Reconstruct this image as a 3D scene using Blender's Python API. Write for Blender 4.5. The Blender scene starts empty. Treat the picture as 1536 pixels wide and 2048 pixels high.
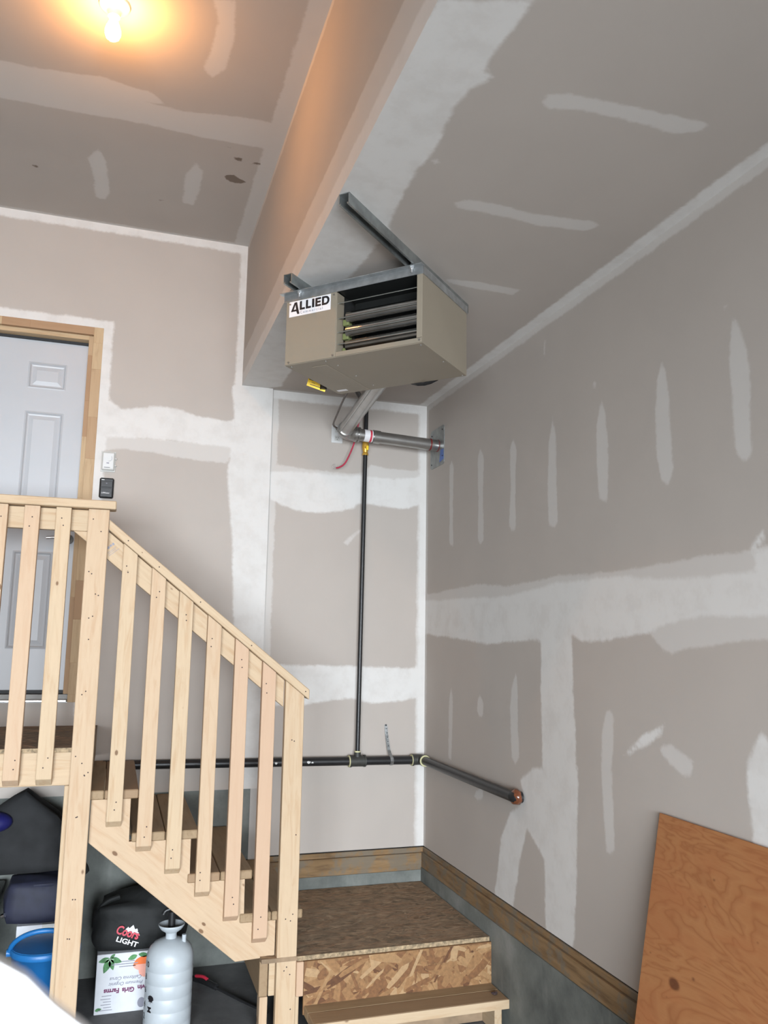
import bpy, bmesh, math, random
import numpy as np
from mathutils import Vector, Matrix

random.seed(7)
SC = bpy.context.scene
COL = SC.collection

# ------------------------------------------------------------------ camera
CAM_H = 1.75
FPX = 1640.0                      # focal length in pixels of a 1536 x 2048 frame
yaw, pitch, roll = (math.radians(a) for a in (17.826, 8.816, 0.9156))
r0 = Vector((math.cos(yaw), -math.sin(yaw), 0))
fw = Vector((math.sin(yaw) * math.cos(pitch), math.cos(yaw) * math.cos(pitch), math.sin(pitch)))
u0 = r0.cross(fw)
rt = r0 * math.cos(roll) + u0 * math.sin(roll)
up = u0 * math.cos(roll) - r0 * math.sin(roll)
cd = bpy.data.cameras.new('camera')
cam = bpy.data.objects.new('camera', cd)
COL.objects.link(cam)
cd.sensor_fit = 'VERTICAL'
cd.sensor_height = 36.0
cd.sensor_width = 27.0
cd.lens = FPX / 2048.0 * 36.0
cd.clip_start = 0.02
cd.dof.use_dof = True
cd.dof.focus_distance = 4.0
cd.dof.aperture_fstop = 8.0
M = Matrix((rt, up, -fw)).transposed().to_4x4()
M.translation = Vector((0, 0, CAM_H))
cam.matrix_world = M
SC.camera = cam

# ------------------------------------------------------------------ world, daylight, exposure
wd = bpy.data.worlds.new('overcast_sky')
SC.world = wd
wd.use_nodes = True
bg = wd.node_tree.nodes['Background']
bg.inputs[0].default_value = (0.80, 0.90, 1.0, 1)
bg.inputs[1].default_value = 1.0

# daylight entering through the open garage door behind the camera
ld = bpy.data.lights.new('garage_door_daylight', 'AREA')
ld.shape = 'RECTANGLE'
ld.size, ld.size_y = 4.4, 1.7
ld.energy = 490
ld.spread = math.radians(104)
ld.color = (0.855, 0.93, 1.0)
lo = bpy.data.objects.new('garage_door_daylight', ld)
COL.objects.link(lo)
lo.location = (-0.9, -3.56, 1.42)
lo.rotation_euler = (math.radians(74), 0, 0)      # faces +Y, into the garage

SC.view_settings.view_transform = 'Standard'
SC.view_settings.look = 'None'
SC.view_settings.gamma = 1.0
SC.view_settings.use_curve_mapping = False
SC.view_settings.exposure = 0.0
SC.cycles.use_denoising = True
SC.cycles.use_adaptive_sampling = True
SC.cycles.adaptive_threshold = 0.05
SC.cycles.adaptive_min_samples = 12
SC.cycles.max_bounces = 6
SC.cycles.diffuse_bounces = 4
SC.cycles.glossy_bounces = 3

# ------------------------------------------------------------------ dimensions (metres)
XR, YB, YD = 1.823, 4.80, 4.775       # right wall, niche wall, door wall
ZL, ZH, XB = 3.239, 4.124, 0.63       # low ceiling, raised ceiling, bulkhead face
XL, YF = -3.3, -3.6                   # left wall, garage-door wall
XN = 0.818                            # left edge of the niche

# ------------------------------------------------------------------ materials
def new_mat(name):
    m = bpy.data.materials.new(name)
    m.use_nodes = True
    nt = m.node_tree
    return m, nt, nt.nodes['Principled BSDF']

def N(nt, typ, **kw):
    n = nt.nodes.new(typ)
    for k, v in kw.items():
        if k == 'op': n.operation = v
        elif k == 'inp':
            for i, x in v.items(): n.inputs[i].default_value = x
        else: setattr(n, k, v)
    return n

def L(nt, a, b): nt.links.new(a, b)

def math_n(nt, op, a, b=None, clamp=False):
    n = N(nt, 'ShaderNodeMath', op=op, use_clamp=clamp)
    for i, x in enumerate((a, b)):
        if x is None: continue
        if isinstance(x, (int, float)): n.inputs[i].default_value = x
        else: L(nt, x, n.inputs[i])
    return n.outputs[0]

def mix_n(nt, fac, a, b):
    n = N(nt, 'ShaderNodeMix', data_type='RGBA')
    for i, x in ((0, fac), (6, a), (7, b)):
        if isinstance(x, (int, float)): n.inputs[i].default_value = x
        elif isinstance(x, tuple): n.inputs[i].default_value = x if len(x) == 4 else (*x, 1)
        else: L(nt, x, n.inputs[i])
    return n.outputs[2]

def ramp(nt, fac, stops):
    n = N(nt, 'ShaderNodeValToRGB')
    e = n.color_ramp.elements
    while len(e) < len(stops): e.new(0.5)
    for k, (p, c) in enumerate(stops):
        e[k].position = p; e[k].color = (*c, 1) if len(c) == 3 else c
    L(nt, fac, n.inputs[0])
    return n.outputs[0]

def objco(nt, scale=(1, 1, 1), rot=(0, 0, 0), rnd=0.0):
    tc = N(nt, 'ShaderNodeTexCoord')
    mp = N(nt, 'ShaderNodeMapping')
    mp.inputs[3].default_value = scale
    mp.inputs[2].default_value = rot
    if rnd:
        oi = N(nt, 'ShaderNodeObjectInfo')
        s = math_n(nt, 'MULTIPLY', oi.outputs['Random'], rnd)
        cb = N(nt, 'ShaderNodeCombineXYZ')
        for i in range(3): L(nt, s, cb.inputs[i])
        ad = N(nt, 'ShaderNodeVectorMath', op='ADD')
        L(nt, tc.outputs['Object'], ad.inputs[0]); L(nt, cb.outputs[0], ad.inputs[1])
        L(nt, ad.outputs[0], mp.inputs[0])
    else:
        L(nt, tc.outputs['Object'], mp.inputs[0])
    return mp.outputs[0]

def noise(nt, vec, scale, detail=4, rough=0.55, dist=0.0):
    n = N(nt, 'ShaderNodeTexNoise')
    L(nt, vec, n.inputs['Vector'])
    n.inputs['Scale'].default_value = scale
    n.inputs['Detail'].default_value = detail
    n.inputs['Roughness'].default_value = rough
    n.inputs['Distortion'].default_value = dist
    return n.outputs[0]

def smooth(nt, val, lo_, hi_):
    n = N(nt, 'ShaderNodeMapRange', interpolation_type='SMOOTHSTEP')
    L(nt, val, n.inputs[0])
    n.inputs[1].default_value = lo_; n.inputs[2].default_value = hi_
    return n.outputs[0]

def bump(nt, bsdf, h, strength=0.2, dist=0.002):
    b = N(nt, 'ShaderNodeBump')
    b.inputs['Strength'].default_value = strength
    b.inputs['Distance'].default_value = dist
    L(nt, h, b.inputs['Height']); L(nt, b.outputs[0], bsdf.inputs['Normal'])

def plain(name, col, rough=0.5, metal=0.0, var=0.06, vscale=14, emit=None, spec=0.5, bumps=0.0):
    m, nt, b = new_mat(name)
    co = objco(nt)
    nz = noise(nt, co, vscale, 3)
    dark = tuple(max(0, c * (1 - var * 2)) for c in col); lite = tuple(min(1, c * (1 + var)) for c in col)
    L(nt, ramp(nt, nz, [(0.3, dark), (0.7, lite)]), b.inputs['Base Color'])
    b.inputs['Roughness'].default_value = rough
    b.inputs['Metallic'].default_value = metal
    b.inputs['Specular IOR Level'].default_value = spec
    if emit:
        b.inputs['Emission Color'].default_value = (*emit[0], 1)
        b.inputs['Emission Strength'].default_value = emit[1]
    if bumps: bump(nt, b, nz, bumps, 0.004)
    return m

PAPER, MUD = (0.425, 0.380, 0.343), (0.625, 0.605, 0.58)

def drywall_mat():
    m, nt, b = new_mat('drywall_paper_and_joint_compound')
    co = objco(nt)
    big = noise(nt, co, 10.0, 4, 0.65)
    fine = noise(nt, co, 45.0, 2, 0.6)
    wob = math_n(nt, 'ADD', math_n(nt, 'MULTIPLY', math_n(nt, 'SUBTRACT', big, 0.5), 0.030),
                 math_n(nt, 'MULTIPLY', math_n(nt, 'SUBTRACT', fine, 0.5), 0.014))
    def mask(attr, soft):
        a = N(nt, 'ShaderNodeAttribute', attribute_name=attr)
        return smooth(nt, math_n(nt, 'ADD', a.outputs['Fac'], wob), -soft, soft)
    ma, mb, ms = mask('mud_a', 0.010), mask('mud_b', 0.008), mask('stain', 0.004)
    cloud = noise(nt, co, 2.3, 2, 0.6)
    paper = mix_n(nt, cloud, tuple(c * 0.95 for c in PAPER), tuple(c * 1.06 for c in PAPER))
    thin = math_n(nt, 'MULTIPLY', mb, 0.52)
    c1 = mix_n(nt, thin, paper, (*MUD, 1))
    amt = math_n(nt, 'MULTIPLY', ma, math_n(nt, 'ADD', math_n(nt, 'MULTIPLY', smooth(nt, big, 0.30, 0.60), 0.22), 0.78))
    c2 = mix_n(nt, amt, c1, (*MUD, 1))
    c3 = mix_n(nt, math_n(nt, 'MULTIPLY', ms, 0.75), c2, (0.10, 0.065, 0.04, 1))
    L(nt, c3, b.inputs['Base Color'])
    b.inputs['Roughness'].default_value = 0.85
    b.inputs['Specular IOR Level'].default_value = 0.2
    h = math_n(nt, 'ADD', math_n(nt, 'MULTIPLY', ma, 0.6), math_n(nt, 'ADD', math_n(nt, 'MULTIPLY', mb, 0.4), math_n(nt, 'MULTIPLY', fine, 0.10)))
    return m

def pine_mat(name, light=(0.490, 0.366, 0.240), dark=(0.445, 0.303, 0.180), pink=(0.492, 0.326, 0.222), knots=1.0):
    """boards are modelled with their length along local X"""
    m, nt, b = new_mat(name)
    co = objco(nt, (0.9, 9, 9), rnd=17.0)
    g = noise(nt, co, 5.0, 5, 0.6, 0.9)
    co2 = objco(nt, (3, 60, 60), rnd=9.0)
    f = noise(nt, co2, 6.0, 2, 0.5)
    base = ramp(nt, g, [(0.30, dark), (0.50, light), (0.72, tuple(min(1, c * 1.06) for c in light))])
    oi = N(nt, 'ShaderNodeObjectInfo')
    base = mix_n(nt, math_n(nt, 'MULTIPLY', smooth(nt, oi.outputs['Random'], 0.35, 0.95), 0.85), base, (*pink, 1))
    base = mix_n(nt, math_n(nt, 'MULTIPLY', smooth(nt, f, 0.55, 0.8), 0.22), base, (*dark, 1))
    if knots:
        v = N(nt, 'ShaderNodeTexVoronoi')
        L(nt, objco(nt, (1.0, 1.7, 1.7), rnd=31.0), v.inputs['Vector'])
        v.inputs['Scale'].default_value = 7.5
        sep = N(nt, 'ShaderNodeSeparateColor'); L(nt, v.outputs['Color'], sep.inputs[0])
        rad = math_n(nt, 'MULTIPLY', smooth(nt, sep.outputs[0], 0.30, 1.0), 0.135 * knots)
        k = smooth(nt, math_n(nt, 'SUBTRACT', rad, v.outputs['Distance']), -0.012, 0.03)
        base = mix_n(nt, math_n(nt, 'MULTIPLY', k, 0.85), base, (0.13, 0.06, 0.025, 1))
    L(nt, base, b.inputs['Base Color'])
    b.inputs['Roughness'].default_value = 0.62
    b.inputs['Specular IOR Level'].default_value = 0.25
    return m

def concrete_mat(name, c0, c1, c2):
    m, nt, b = new_mat(name)
    co = objco(nt)
    a = noise(nt, co, 3.2, 6, 0.65)
    d = noise(nt, objco(nt, (1, 1, 0.25)), 14, 4, 0.6)
    col = ramp(nt, a, [(0.32, c0), (0.55, c1), (0.78, c2)])
    col = mix_n(nt, math_n(nt, 'MULTIPLY', smooth(nt, d, 0.55, 0.75), 0.35), col, (*c2, 1))
    L(nt, col, b.inputs['Base Color'])
    b.inputs['Roughness'].default_value = 0.8
    bump(nt, b, a, 0.3, 0.004)
    return m

def ply_mat():
    m, nt, b = new_mat('fir_plywood_veneer')
    n0 = noise(nt, objco(nt, (0.9, 2.6, 1)), 1.7, 4, 0.55, 0.5)
    ring = math_n(nt, 'FRACT', math_n(nt, 'MULTIPLY', n0, 19.0))
    col = ramp(nt, ring, [(0.0, (0.305, 0.128, 0.050)), (0.35, (0.352, 0.156, 0.062)), (0.75, (0.335, 0.145, 0.056)), (0.93, (0.275, 0.108, 0.040)), (1.0, (0.300, 0.125, 0.048))])
    n1 = noise(nt, objco(nt, (1.2, 4, 1)), 2.2, 4, 0.6, 0.6)
    col = mix_n(nt, math_n(nt, 'MULTIPLY', smooth(nt, n1, 0.35, 0.72), 0.6), col, (0.323, 0.116, 0.044, 1))
    f = noise(nt, objco(nt, (4, 90, 1)), 3.0, 2, 0.5)
    col = mix_n(nt, math_n(nt, 'MULTIPLY', smooth(nt, f, 0.5, 0.8), 0.18), col, (0.226, 0.083, 0.031, 1))
    v = N(nt, 'ShaderNodeTexVoronoi', voronoi_dimensions='2D'); L(nt, objco(nt, (1, 1.5, 1)), v.inputs['Vector']); v.inputs['Scale'].default_value = 4.5
    sep = N(nt, 'ShaderNodeSeparateColor'); L(nt, v.outputs['Color'], sep.inputs[0])
    rad = math_n(nt, 'MULTIPLY', smooth(nt, sep.outputs[0], 0.55, 1.0), 0.10)
    wv = math_n(nt, 'ADD', v.outputs['Distance'], math_n(nt, 'MULTIPLY', math_n(nt, 'SUBTRACT', n1, 0.5), 0.15))
    col = mix_n(nt, math_n(nt, 'MULTIPLY', smooth(nt, math_n(nt, 'SUBTRACT', rad, wv), -0.04, 0.03), 0.8), col, (0.075, 0.022, 0.010, 1))
    L(nt, col, b.inputs['Base Color'])
    b.inputs['Roughness'].default_value = 0.6
    b.inputs['Specular IOR Level'].default_value = 0.25
    return m

def sill_mat():
    m, nt, b = new_mat('stained_sill_plate_wood')
    tc = N(nt, 'ShaderNodeTexCoord')
    co = objco(nt, (0.8, 8, 8))
    g = noise(nt, co, 6, 5, 0.6, 0.6)
    c = ramp(nt, g, [(0.3, (0.13, 0.075, 0.033)), (0.5, (0.215, 0.13, 0.058)), (0.7, (0.25, 0.155, 0.075))])
    d = noise(nt, objco(nt, (1, 1, 1)), 9, 6, 0.7)
    c = mix_n(nt, math_n(nt, 'MULTIPLY', smooth(nt, d, 0.46, 0.60), 0.75), c, (0.15, 0.13, 0.10, 1))
    L(nt, c, b.inputs['Base Color']); b.inputs['Roughness'].default_value = 0.8
    return m

MT = dict(
    dry=drywall_mat(),
    pine=pine_mat('pine_lumber'),
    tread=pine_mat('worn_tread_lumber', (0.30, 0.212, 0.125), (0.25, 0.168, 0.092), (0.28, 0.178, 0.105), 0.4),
    jamb=pine_mat('finger_jointed_jamb_wood', (0.47, 0.34, 0.205), (0.39, 0.265, 0.15), (0.33, 0.195, 0.11), 0.35),
    osb=plain('osb_board', (0.228, 0.120, 0.050), 0.8, 0, 0.12, 30),
    osb0=plain('osb_strand_dark', (0.109, 0.043, 0.015), 0.75, 0, 0.15, 60),
    osb1=plain('osb_strand_brown', (0.183, 0.083, 0.031), 0.75, 0, 0.15, 60),
    osb2=plain('osb_strand_tan', (0.258, 0.134, 0.054), 0.75, 0, 0.12, 60),
    osb3=plain('osb_strand_light', (0.307, 0.174, 0.076), 0.75, 0, 0.1, 60),
    osb4=plain('osb_strand_pale', (0.366, 0.231, 0.116), 0.75, 0, 0.08, 60),
    osbtop=plain('worn_osb_deck', (0.293, 0.203, 0.126), 0.85, 0, 0.2, 9),
    wos0=plain('worn_strand_dark', (0.230, 0.164, 0.103), 0.85, 0, 0.2, 20),
    wos1=plain('worn_strand_brown', (0.310, 0.198, 0.116), 0.85, 0, 0.2, 20),
    wos2=plain('worn_strand_tan', (0.345, 0.243, 0.152), 0.85, 0, 0.2, 20),
    osbdark=plain('dusty_osb_landing', (0.20, 0.135, 0.085), 0.85, 0, 0.2, 20),
    osbedge=plain('osb_cut_edge', (0.34, 0.25, 0.15), 0.8, 0, 0.3, 60, bumps=0.5),
    conc=concrete_mat('foundation_concrete', (0.085, 0.093, 0.087), (0.160, 0.170, 0.155), (0.255, 0.258, 0.240)),
    floor=concrete_mat('garage_slab_concrete', (0.10, 0.10, 0.10), (0.145, 0.145, 0.145), (0.20, 0.20, 0.195)),
    ply=ply_mat(), sill=sill_mat(),
    gap=plain('dark_gap', (0.02, 0.018, 0.016), 0.9),
    door=plain('white_painted_steel_door', (0.425, 0.434, 0.452), 0.42, 0, 0.015, 3),
    seal=plain('black_weatherstrip', (0.012, 0.012, 0.013), 0.6),
    alum=plain('mill_aluminium', (0.80, 0.80, 0.80), 0.32, 0.9, 0.03),
    chrome=plain('satin_chrome', (0.75, 0.75, 0.76), 0.16, 1.0, 0.02),
    bronze=plain('dark_bronze', (0.05, 0.045, 0.04), 0.35, 0.6),
    beige=plain('taupe_powder_coat', (0.25, 0.212, 0.160), 0.5, 0.0, 0.025, 3),
    galv=plain('galvanised_steel', (0.50, 0.52, 0.53), 0.36, 0.85, 0.12, 22),
    galvd=plain('galvanised_channel', (0.33, 0.35, 0.345), 0.42, 0.8, 0.15, 16),
    inside=plain('heater_interior', (0.02, 0.021, 0.02), 0.5, 0.4),
    tube=plain('aluminised_tube', (0.55, 0.55, 0.54), 0.20, 1.0, 0.1, 9),
    slat=plain('grille_slat_steel', (0.35, 0.35, 0.32), 0.4, 0.7),
    green=plain('burner_insulation_green', (0.15, 0.17, 0.06), 0.7),
    vent=plain('stainless_vent_pipe', (0.39, 0.38, 0.365), 0.30, 0.9, 0.07, 9),
    black=plain('black_iron_pipe', (0.013, 0.013, 0.014), 0.38, 0.0, 0.1, 30, bumps=0.15),
    fit=plain('malleable_iron_fitting', (0.045, 0.045, 0.04), 0.55, 0.2, 0.15, 40),
    dope=plain('pale_pipe_dope', (0.55, 0.52, 0.30), 0.7),
    brass=plain('yellow_valve_brass', (0.72, 0.42, 0.07), 0.35, 0.55),
    sealant=plain('red_brown_sealant', (0.17, 0.055, 0.025), 0.22, 0, 0.2, 30, bumps=0.6),
    redtape=plain('red_sealant_ring', (0.16, 0.015, 0.015), 0.35),
    redwire=plain('red_wire_jacket', (0.42, 0.025, 0.06), 0.4),
    cord=plain('grey_brown_cord', (0.13, 0.105, 0.095), 0.5),
    dim=plain('darkened_unseen_wall', (0.19, 0.165, 0.14), 0.9, 0, 0.1, 4),  # invented dark tone for the unseen walls, cuts bounce onto the high ceiling
    drye=plain('drywall_return_face', (0.50, 0.475, 0.45), 0.9, 0, 0.04, 6),
    white=plain('white_plastic', (0.60, 0.60, 0.59), 0.4, 0, 0.02),
    whiteg=plain('aged_light_plastic', (0.49, 0.485, 0.46), 0.5, 0, 0.03),
    sticker=plain('white_label', (0.74, 0.72, 0.73), 0.4, 0, 0.01),
    ink=plain('black_print', (0.012, 0.01, 0.012), 0.5),
    grey=plain('grey_print', (0.25, 0.25, 0.30), 0.6),
    purple=plain('purple_print', (0.15, 0.02, 0.09), 0.6),
    navyp=plain('blue_grey_print', (0.12, 0.12, 0.19), 0.6),
    redp=plain('red_print', (0.55, 0.03, 0.06), 0.5),
    leafp=plain('green_leaf_print', (0.07, 0.22, 0.075), 0.6, 0, 0.3, 40),
    leafq=plain('pale_leaf_vein_print', (0.45, 0.62, 0.45), 0.6),
    orange=plain('orange_fruit_print', (0.80, 0.16, 0.03), 0.6),
    peach=plain('peach_fruit_print', (0.78, 0.36, 0.28), 0.6),
    yellow=plain('yellow_tag', (0.88, 0.60, 0.02), 0.5),
    bluet=plain('blue_painter_tape', (0.10, 0.17, 0.42), 0.7),
    bplastic=plain('black_plastic', (0.016, 0.016, 0.017), 0.35),
    card=plain('white_carton', (0.60, 0.61, 0.64), 0.7, 0, 0.03),
    cardb=plain('brown_carton_inside', (0.35, 0.25, 0.16), 0.8),
    bag=plain('black_nylon', (0.009, 0.010, 0.010), 0.75, 0, 0.15, 25, bumps=0.4),
    garb=plain('dark_clothing', (0.012, 0.0125, 0.0135), 0.85, 0, 0.2, 12, bumps=0.5),
    navy=plain('navy_fabric', (0.013, 0.015, 0.034), 0.7, 0, 0.15, 20),
    royal=plain('royal_blue_plastic', (0.012, 0.012, 0.10), 0.5),
    bucket=plain('blue_bucket_plastic', (0.012, 0.13, 0.36), 0.42, 0, 0.05),
    tank=plain('milky_tank_plastic', (0.43, 0.465, 0.49), 0.4, 0, 0.05, 9),
    scrap=plain('dry_dark_scrap', (0.05, 0.03, 0.03), 0.8),
    near=plain('near_white_gloss', (0.90, 0.90, 0.92), 0.3, 0, 0.005),
    screw=plain('zinc_screw', (0.35, 0.33, 0.30), 0.4, 0.8),
    strapm=plain('perforated_steel_strap', (0.33, 0.34, 0.34), 0.45, 0.8, 0.2, 60),
)

# ------------------------------------------------------------------ object helpers
WM = {}          # world matrices of everything built
def place(o, Mw, parent=None):
    WM[o.name] = Mw
    if parent is not None:
        o.parent = parent
        o.matrix_parent_inverse = Matrix.Identity(4)
        o.matrix_basis = WM[parent.name].inverted() @ Mw
    else:
        o.matrix_basis = Mw
    return o

def tag(o, label, cat, group=None, kind=None):
    o['label'] = label; o['category'] = cat
    if group: o['group'] = group
    if kind: o['kind'] = kind
    return o

def thing(name, loc, label, cat, group=None, kind=None, rot=None):
    o = bpy.data.objects.new(name, None)
    o.empty_display_size = 0.1
    COL.objects.link(o)
    Mw = Matrix.Translation(Vector(loc)) @ (rot.to_4x4() if rot is not None else Matrix.Identity(4))
    place(o, Mw)
    return tag(o, label, cat, group, kind)

def mesh_obj(name, bm_or_me, mat, parent=None, Mw=None, smooth_=False):
    if isinstance(bm_or_me, bmesh.types.BMesh):
        me = bpy.data.meshes.new(name)
        bmesh.ops.recalc_face_normals(bm_or_me, faces=bm_or_me.faces)
        bm_or_me.to_mesh(me); bm_or_me.free()
    else: me = bm_or_me
    if mat is not None and not me.materials: me.materials.append(MT[mat] if isinstance(mat, str) else mat)
    if smooth_:
        me.polygons.foreach_set('use_smooth', [True] * len(me.polygons))
    o = bpy.data.objects.new(name, me)
    COL.objects.link(o)
    place(o, Mw if Mw is not None else (WM[parent.name].copy() if parent is not None else Matrix.Identity(4)), parent)
    return o

def box_bm(x0, x1, y0, y1, z0, z1, bev=0.0, bm=None):
    b = bmesh.new()
    vs = [b.verts.new((x, y, z)) for x in (x0, x1) for y in (y0, y1) for z in (z0, z1)]
    for f in ((0, 1, 3, 2), (4, 6, 7, 5), (0, 4, 5, 1), (2, 3, 7, 6), (0, 2, 6, 4), (1, 5, 7, 3)):
        b.faces.new([vs[i] for i in f])
    if bev: bmesh.ops.bevel(b, geom=b.edges[:], offset=bev, segments=1, affect='EDGES', profile=0.5)
    if bm is not None:
        me = bpy.data.meshes.new('t'); b.to_mesh(me); b.free(); bm.from_mesh(me); bpy.data.meshes.remove(me); return bm
    return b

def box(name, x0, x1, y0, y1, z0, z1, mat, parent=None, bev=0.0):
    """axis aligned box given in WORLD coordinates; origin at its centre, x kept as the long grain axis when asked"""
    c = Vector(((x0 + x1) / 2, (y0 + y1) / 2, (z0 + z1) / 2))
    hx, hy, hz = (x1 - x0) / 2, (y1 - y0) / 2, (z1 - z0) / 2
    return mesh_obj(name, box_bm(-hx, hx, -hy, hy, -hz, hz, bev), mat, parent, Matrix.Translation(c))

_boards = {}
def board(name, a, b, W, T, wdir, mat, parent=None, bev=0.0025, poly=None):
    """lumber from a to b (world, along the centre line), W wide along wdir, T thick; grain runs along local X.
    poly: optional (x,z) outline in the board's own frame replacing the rectangle"""
    a, b = Vector(a), Vector(b)
    X = (b - a); Ln = X.length; X.normalize()
    Z = Vector(wdir); Z = (Z - X * Z.dot(X)).normalized(); Y = Z.cross(X)
    Mw = Matrix((X, Y, Z)).transposed().to_4x4(); Mw.translation = (a + b) / 2
    key = (round(Ln, 4), round(W, 4), round(T, 4), mat, bev, str(poly))
    if key in _boards: return mesh_obj(name, _boards[key], mat, parent, Mw)
    if poly is None:
        bm = box_bm(-Ln / 2, Ln / 2, -T / 2, T / 2, -W / 2, W / 2, bev)
    else:
        bm = prism_bm(poly, -T / 2, T / 2)
        if bev: bmesh.ops.bevel(bm, geom=bm.edges[:], offset=bev * 0.6, segments=1, affect='EDGES')
    o = mesh_obj(name, bm, mat, parent, Mw)
    _boards[key] = o.data
    return o

def prism_bm(poly, y0, y1):
    """poly in x,z extruded along y"""
    bm = bmesh.new()
    f = [bm.verts.new((x, y0, z)) for x, z in poly]; g = [bm.verts.new((x, y1, z)) for x, z in poly]
    bm.faces.new(f); bm.faces.new(g[::-1])
    n = len(poly)
    for i in range(n): bm.faces.new((f[i], g[i], g[(i + 1) % n], f[(i + 1) % n]))
    return bm

def frame_from(d, hint=(0, 0, 1)):
    Z = Vector(d).normalized(); h = Vector(hint)
    if abs(Z.dot(h)) > 0.98: h = Vector((1, 0, 0))
    X = h.cross(Z).normalized(); Y = Z.cross(X)
    return X, Y, Z

def lathe_bm(prof, seg=24, cap=True):
    """prof: (r, z) from bottom to top"""
    bm = bmesh.new(); rings = []
    for r, z in prof:
        rings.append([bm.verts.new((r * math.cos(2 * math.pi * k / seg), r * math.sin(2 * math.pi * k / seg), z)) for k in range(seg)])
    for a, b in zip(rings, rings[1:]):
        for k in range(seg): bm.faces.new((a[k], a[(k + 1) % seg], b[(k + 1) % seg], b[k]))
    if cap:
        bm.faces.new(rings[0][::-1]); bm.faces.new(rings[-1])
    return bm

def cyl(name, a, b, r, mat, parent=None, seg=20, prof=None, sm=True):
    a, b = Vector(a), Vector(b); d = b - a; ln = d.length
    X, Y, Z = frame_from(d)
    Mw = Matrix((X, Y, Z)).transposed().to_4x4(); Mw.translation = a
    p = prof if prof else [(r, 0), (r, ln)]
    o = mesh_obj(name, lathe_bm(p, seg), mat, parent, Mw)
    if sm: shade_auto(o)
    return o

def shade_auto(o, ang=40):
    me = o.data
    me.polygons.foreach_set('use_smooth', [True] * len(me.polygons))
    bm = bmesh.new(); bm.from_mesh(me)
    for e in bm.edges:
        if len(e.link_faces) != 2 or e.calc_face_angle(0) > math.radians(ang): e.smooth = False
    bm.to_mesh(me); bm.free()

def catmull(pts, n=8):
    P = [Vector(p) for p in pts]; P = [P[0] * 2 - P[1]] + P + [P[-1] * 2 - P[-2]]
    out = []
    for i in range(1, len(P) - 2):
        for k in range(n):
            t = k / n; a, b, c, d = P[i - 1:i + 3]
            out.append(0.5 * ((2 * b) + (c - a) * t + (2 * a - 5 * b + 4 * c - d) * t * t + (3 * b - a - 3 * c + d) * t ** 3))
    out.append(P[-2]); return out

def tube(name, pts, r, mat, parent=None, seg=10, n=8, curve=True):
    pts = catmull(pts, n) if curve else [Vector(p) for p in pts]
    o0 = pts[0].copy(); bm = bmesh.new(); rings = []; X = None
    for i, p in enumerate(pts):
        d = (pts[min(i + 1, len(pts) - 1)] - pts[max(i - 1, 0)]).normalized()
        if X is None: X, Y, _ = frame_from(d)
        X = (X - d * X.dot(d)).normalized(); Y = d.cross(X)
        rr = r[i] if isinstance(r, (list, tuple)) else r
        rings.append([bm.verts.new(p - o0 + (X * math.cos(2 * math.pi * k / seg) + Y * math.sin(2 * math.pi * k / seg)) * rr) for k in range(seg)])
    for a, b in zip(rings, rings[1:]):
        for k in range(seg): bm.faces.new((a[k], a[(k + 1) % seg], b[(k + 1) % seg], b[k]))
    bm.faces.new(rings[0][::-1]); bm.faces.new(rings[-1])
    o = mesh_obj(name, bm, mat, parent, Matrix.Translation(o0)); shade_auto(o); return o

def text_mesh(s, size, extrude=0.0004, bold=0.0, xscale=1.0, shear=0.0, spacing=1.0, align='LEFT'):
    cu = bpy.data.curves.new('txt', 'FONT')
    cu.body = s; cu.size = size; cu.extrude = extrude; cu.offset = bold; cu.shear = shear
    cu.space_character = spacing; cu.align_x = align; cu.resolution_u = 3
    o = bpy.data.objects.new('txt', cu); COL.objects.link(o)
    o.scale.x = 1.0
    dg = bpy.context.evaluated_depsgraph_get()
    me = bpy.data.meshes.new_from_object(o.evaluated_get(dg))
    bpy.data.objects.remove(o); bpy.data.curves.remove(cu)
    me.materials.clear()
    if xscale != 1.0: me.transform(Matrix.Diagonal((xscale, 1, 1, 1)))
    return me

def lettering(name, s, size, origin, xdir, ydir, mat, parent, **kw):
    me = text_mesh(s, size, **kw)
    X = Vector(xdir).normalized(); Y = Vector(ydir).normalized(); Z = X.cross(Y)
    Mw = Matrix((X, Y, Z)).transposed().to_4x4(); Mw.translation = Vector(origin)
    return mesh_obj(name, me, mat, parent, Mw)

def flat_shape(name, pts2, origin, xdir, ydir, mat, parent, th=0.0006):
    """thin print / sticker outline with real (tiny) thickness"""
    X = Vector(xdir).normalized(); Y = Vector(ydir).normalized(); Z = X.cross(Y)
    Mw = Matrix((X, Y, Z)).transposed().to_4x4(); Mw.translation = Vector(origin)
    bm = bmesh.new()
    f = [bm.verts.new((x, y, 0)) for x, y in pts2]; g = [bm.verts.new((x, y, th)) for x, y in pts2]
    bm.faces.new(f[::-1]); bm.faces.new(g)
    for i in range(len(f)): bm.faces.new((f[i], f[(i + 1) % len(f)], g[(i + 1) % len(f)], g[i]))
    return mesh_obj(name, bm, mat, parent, Mw)

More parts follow.
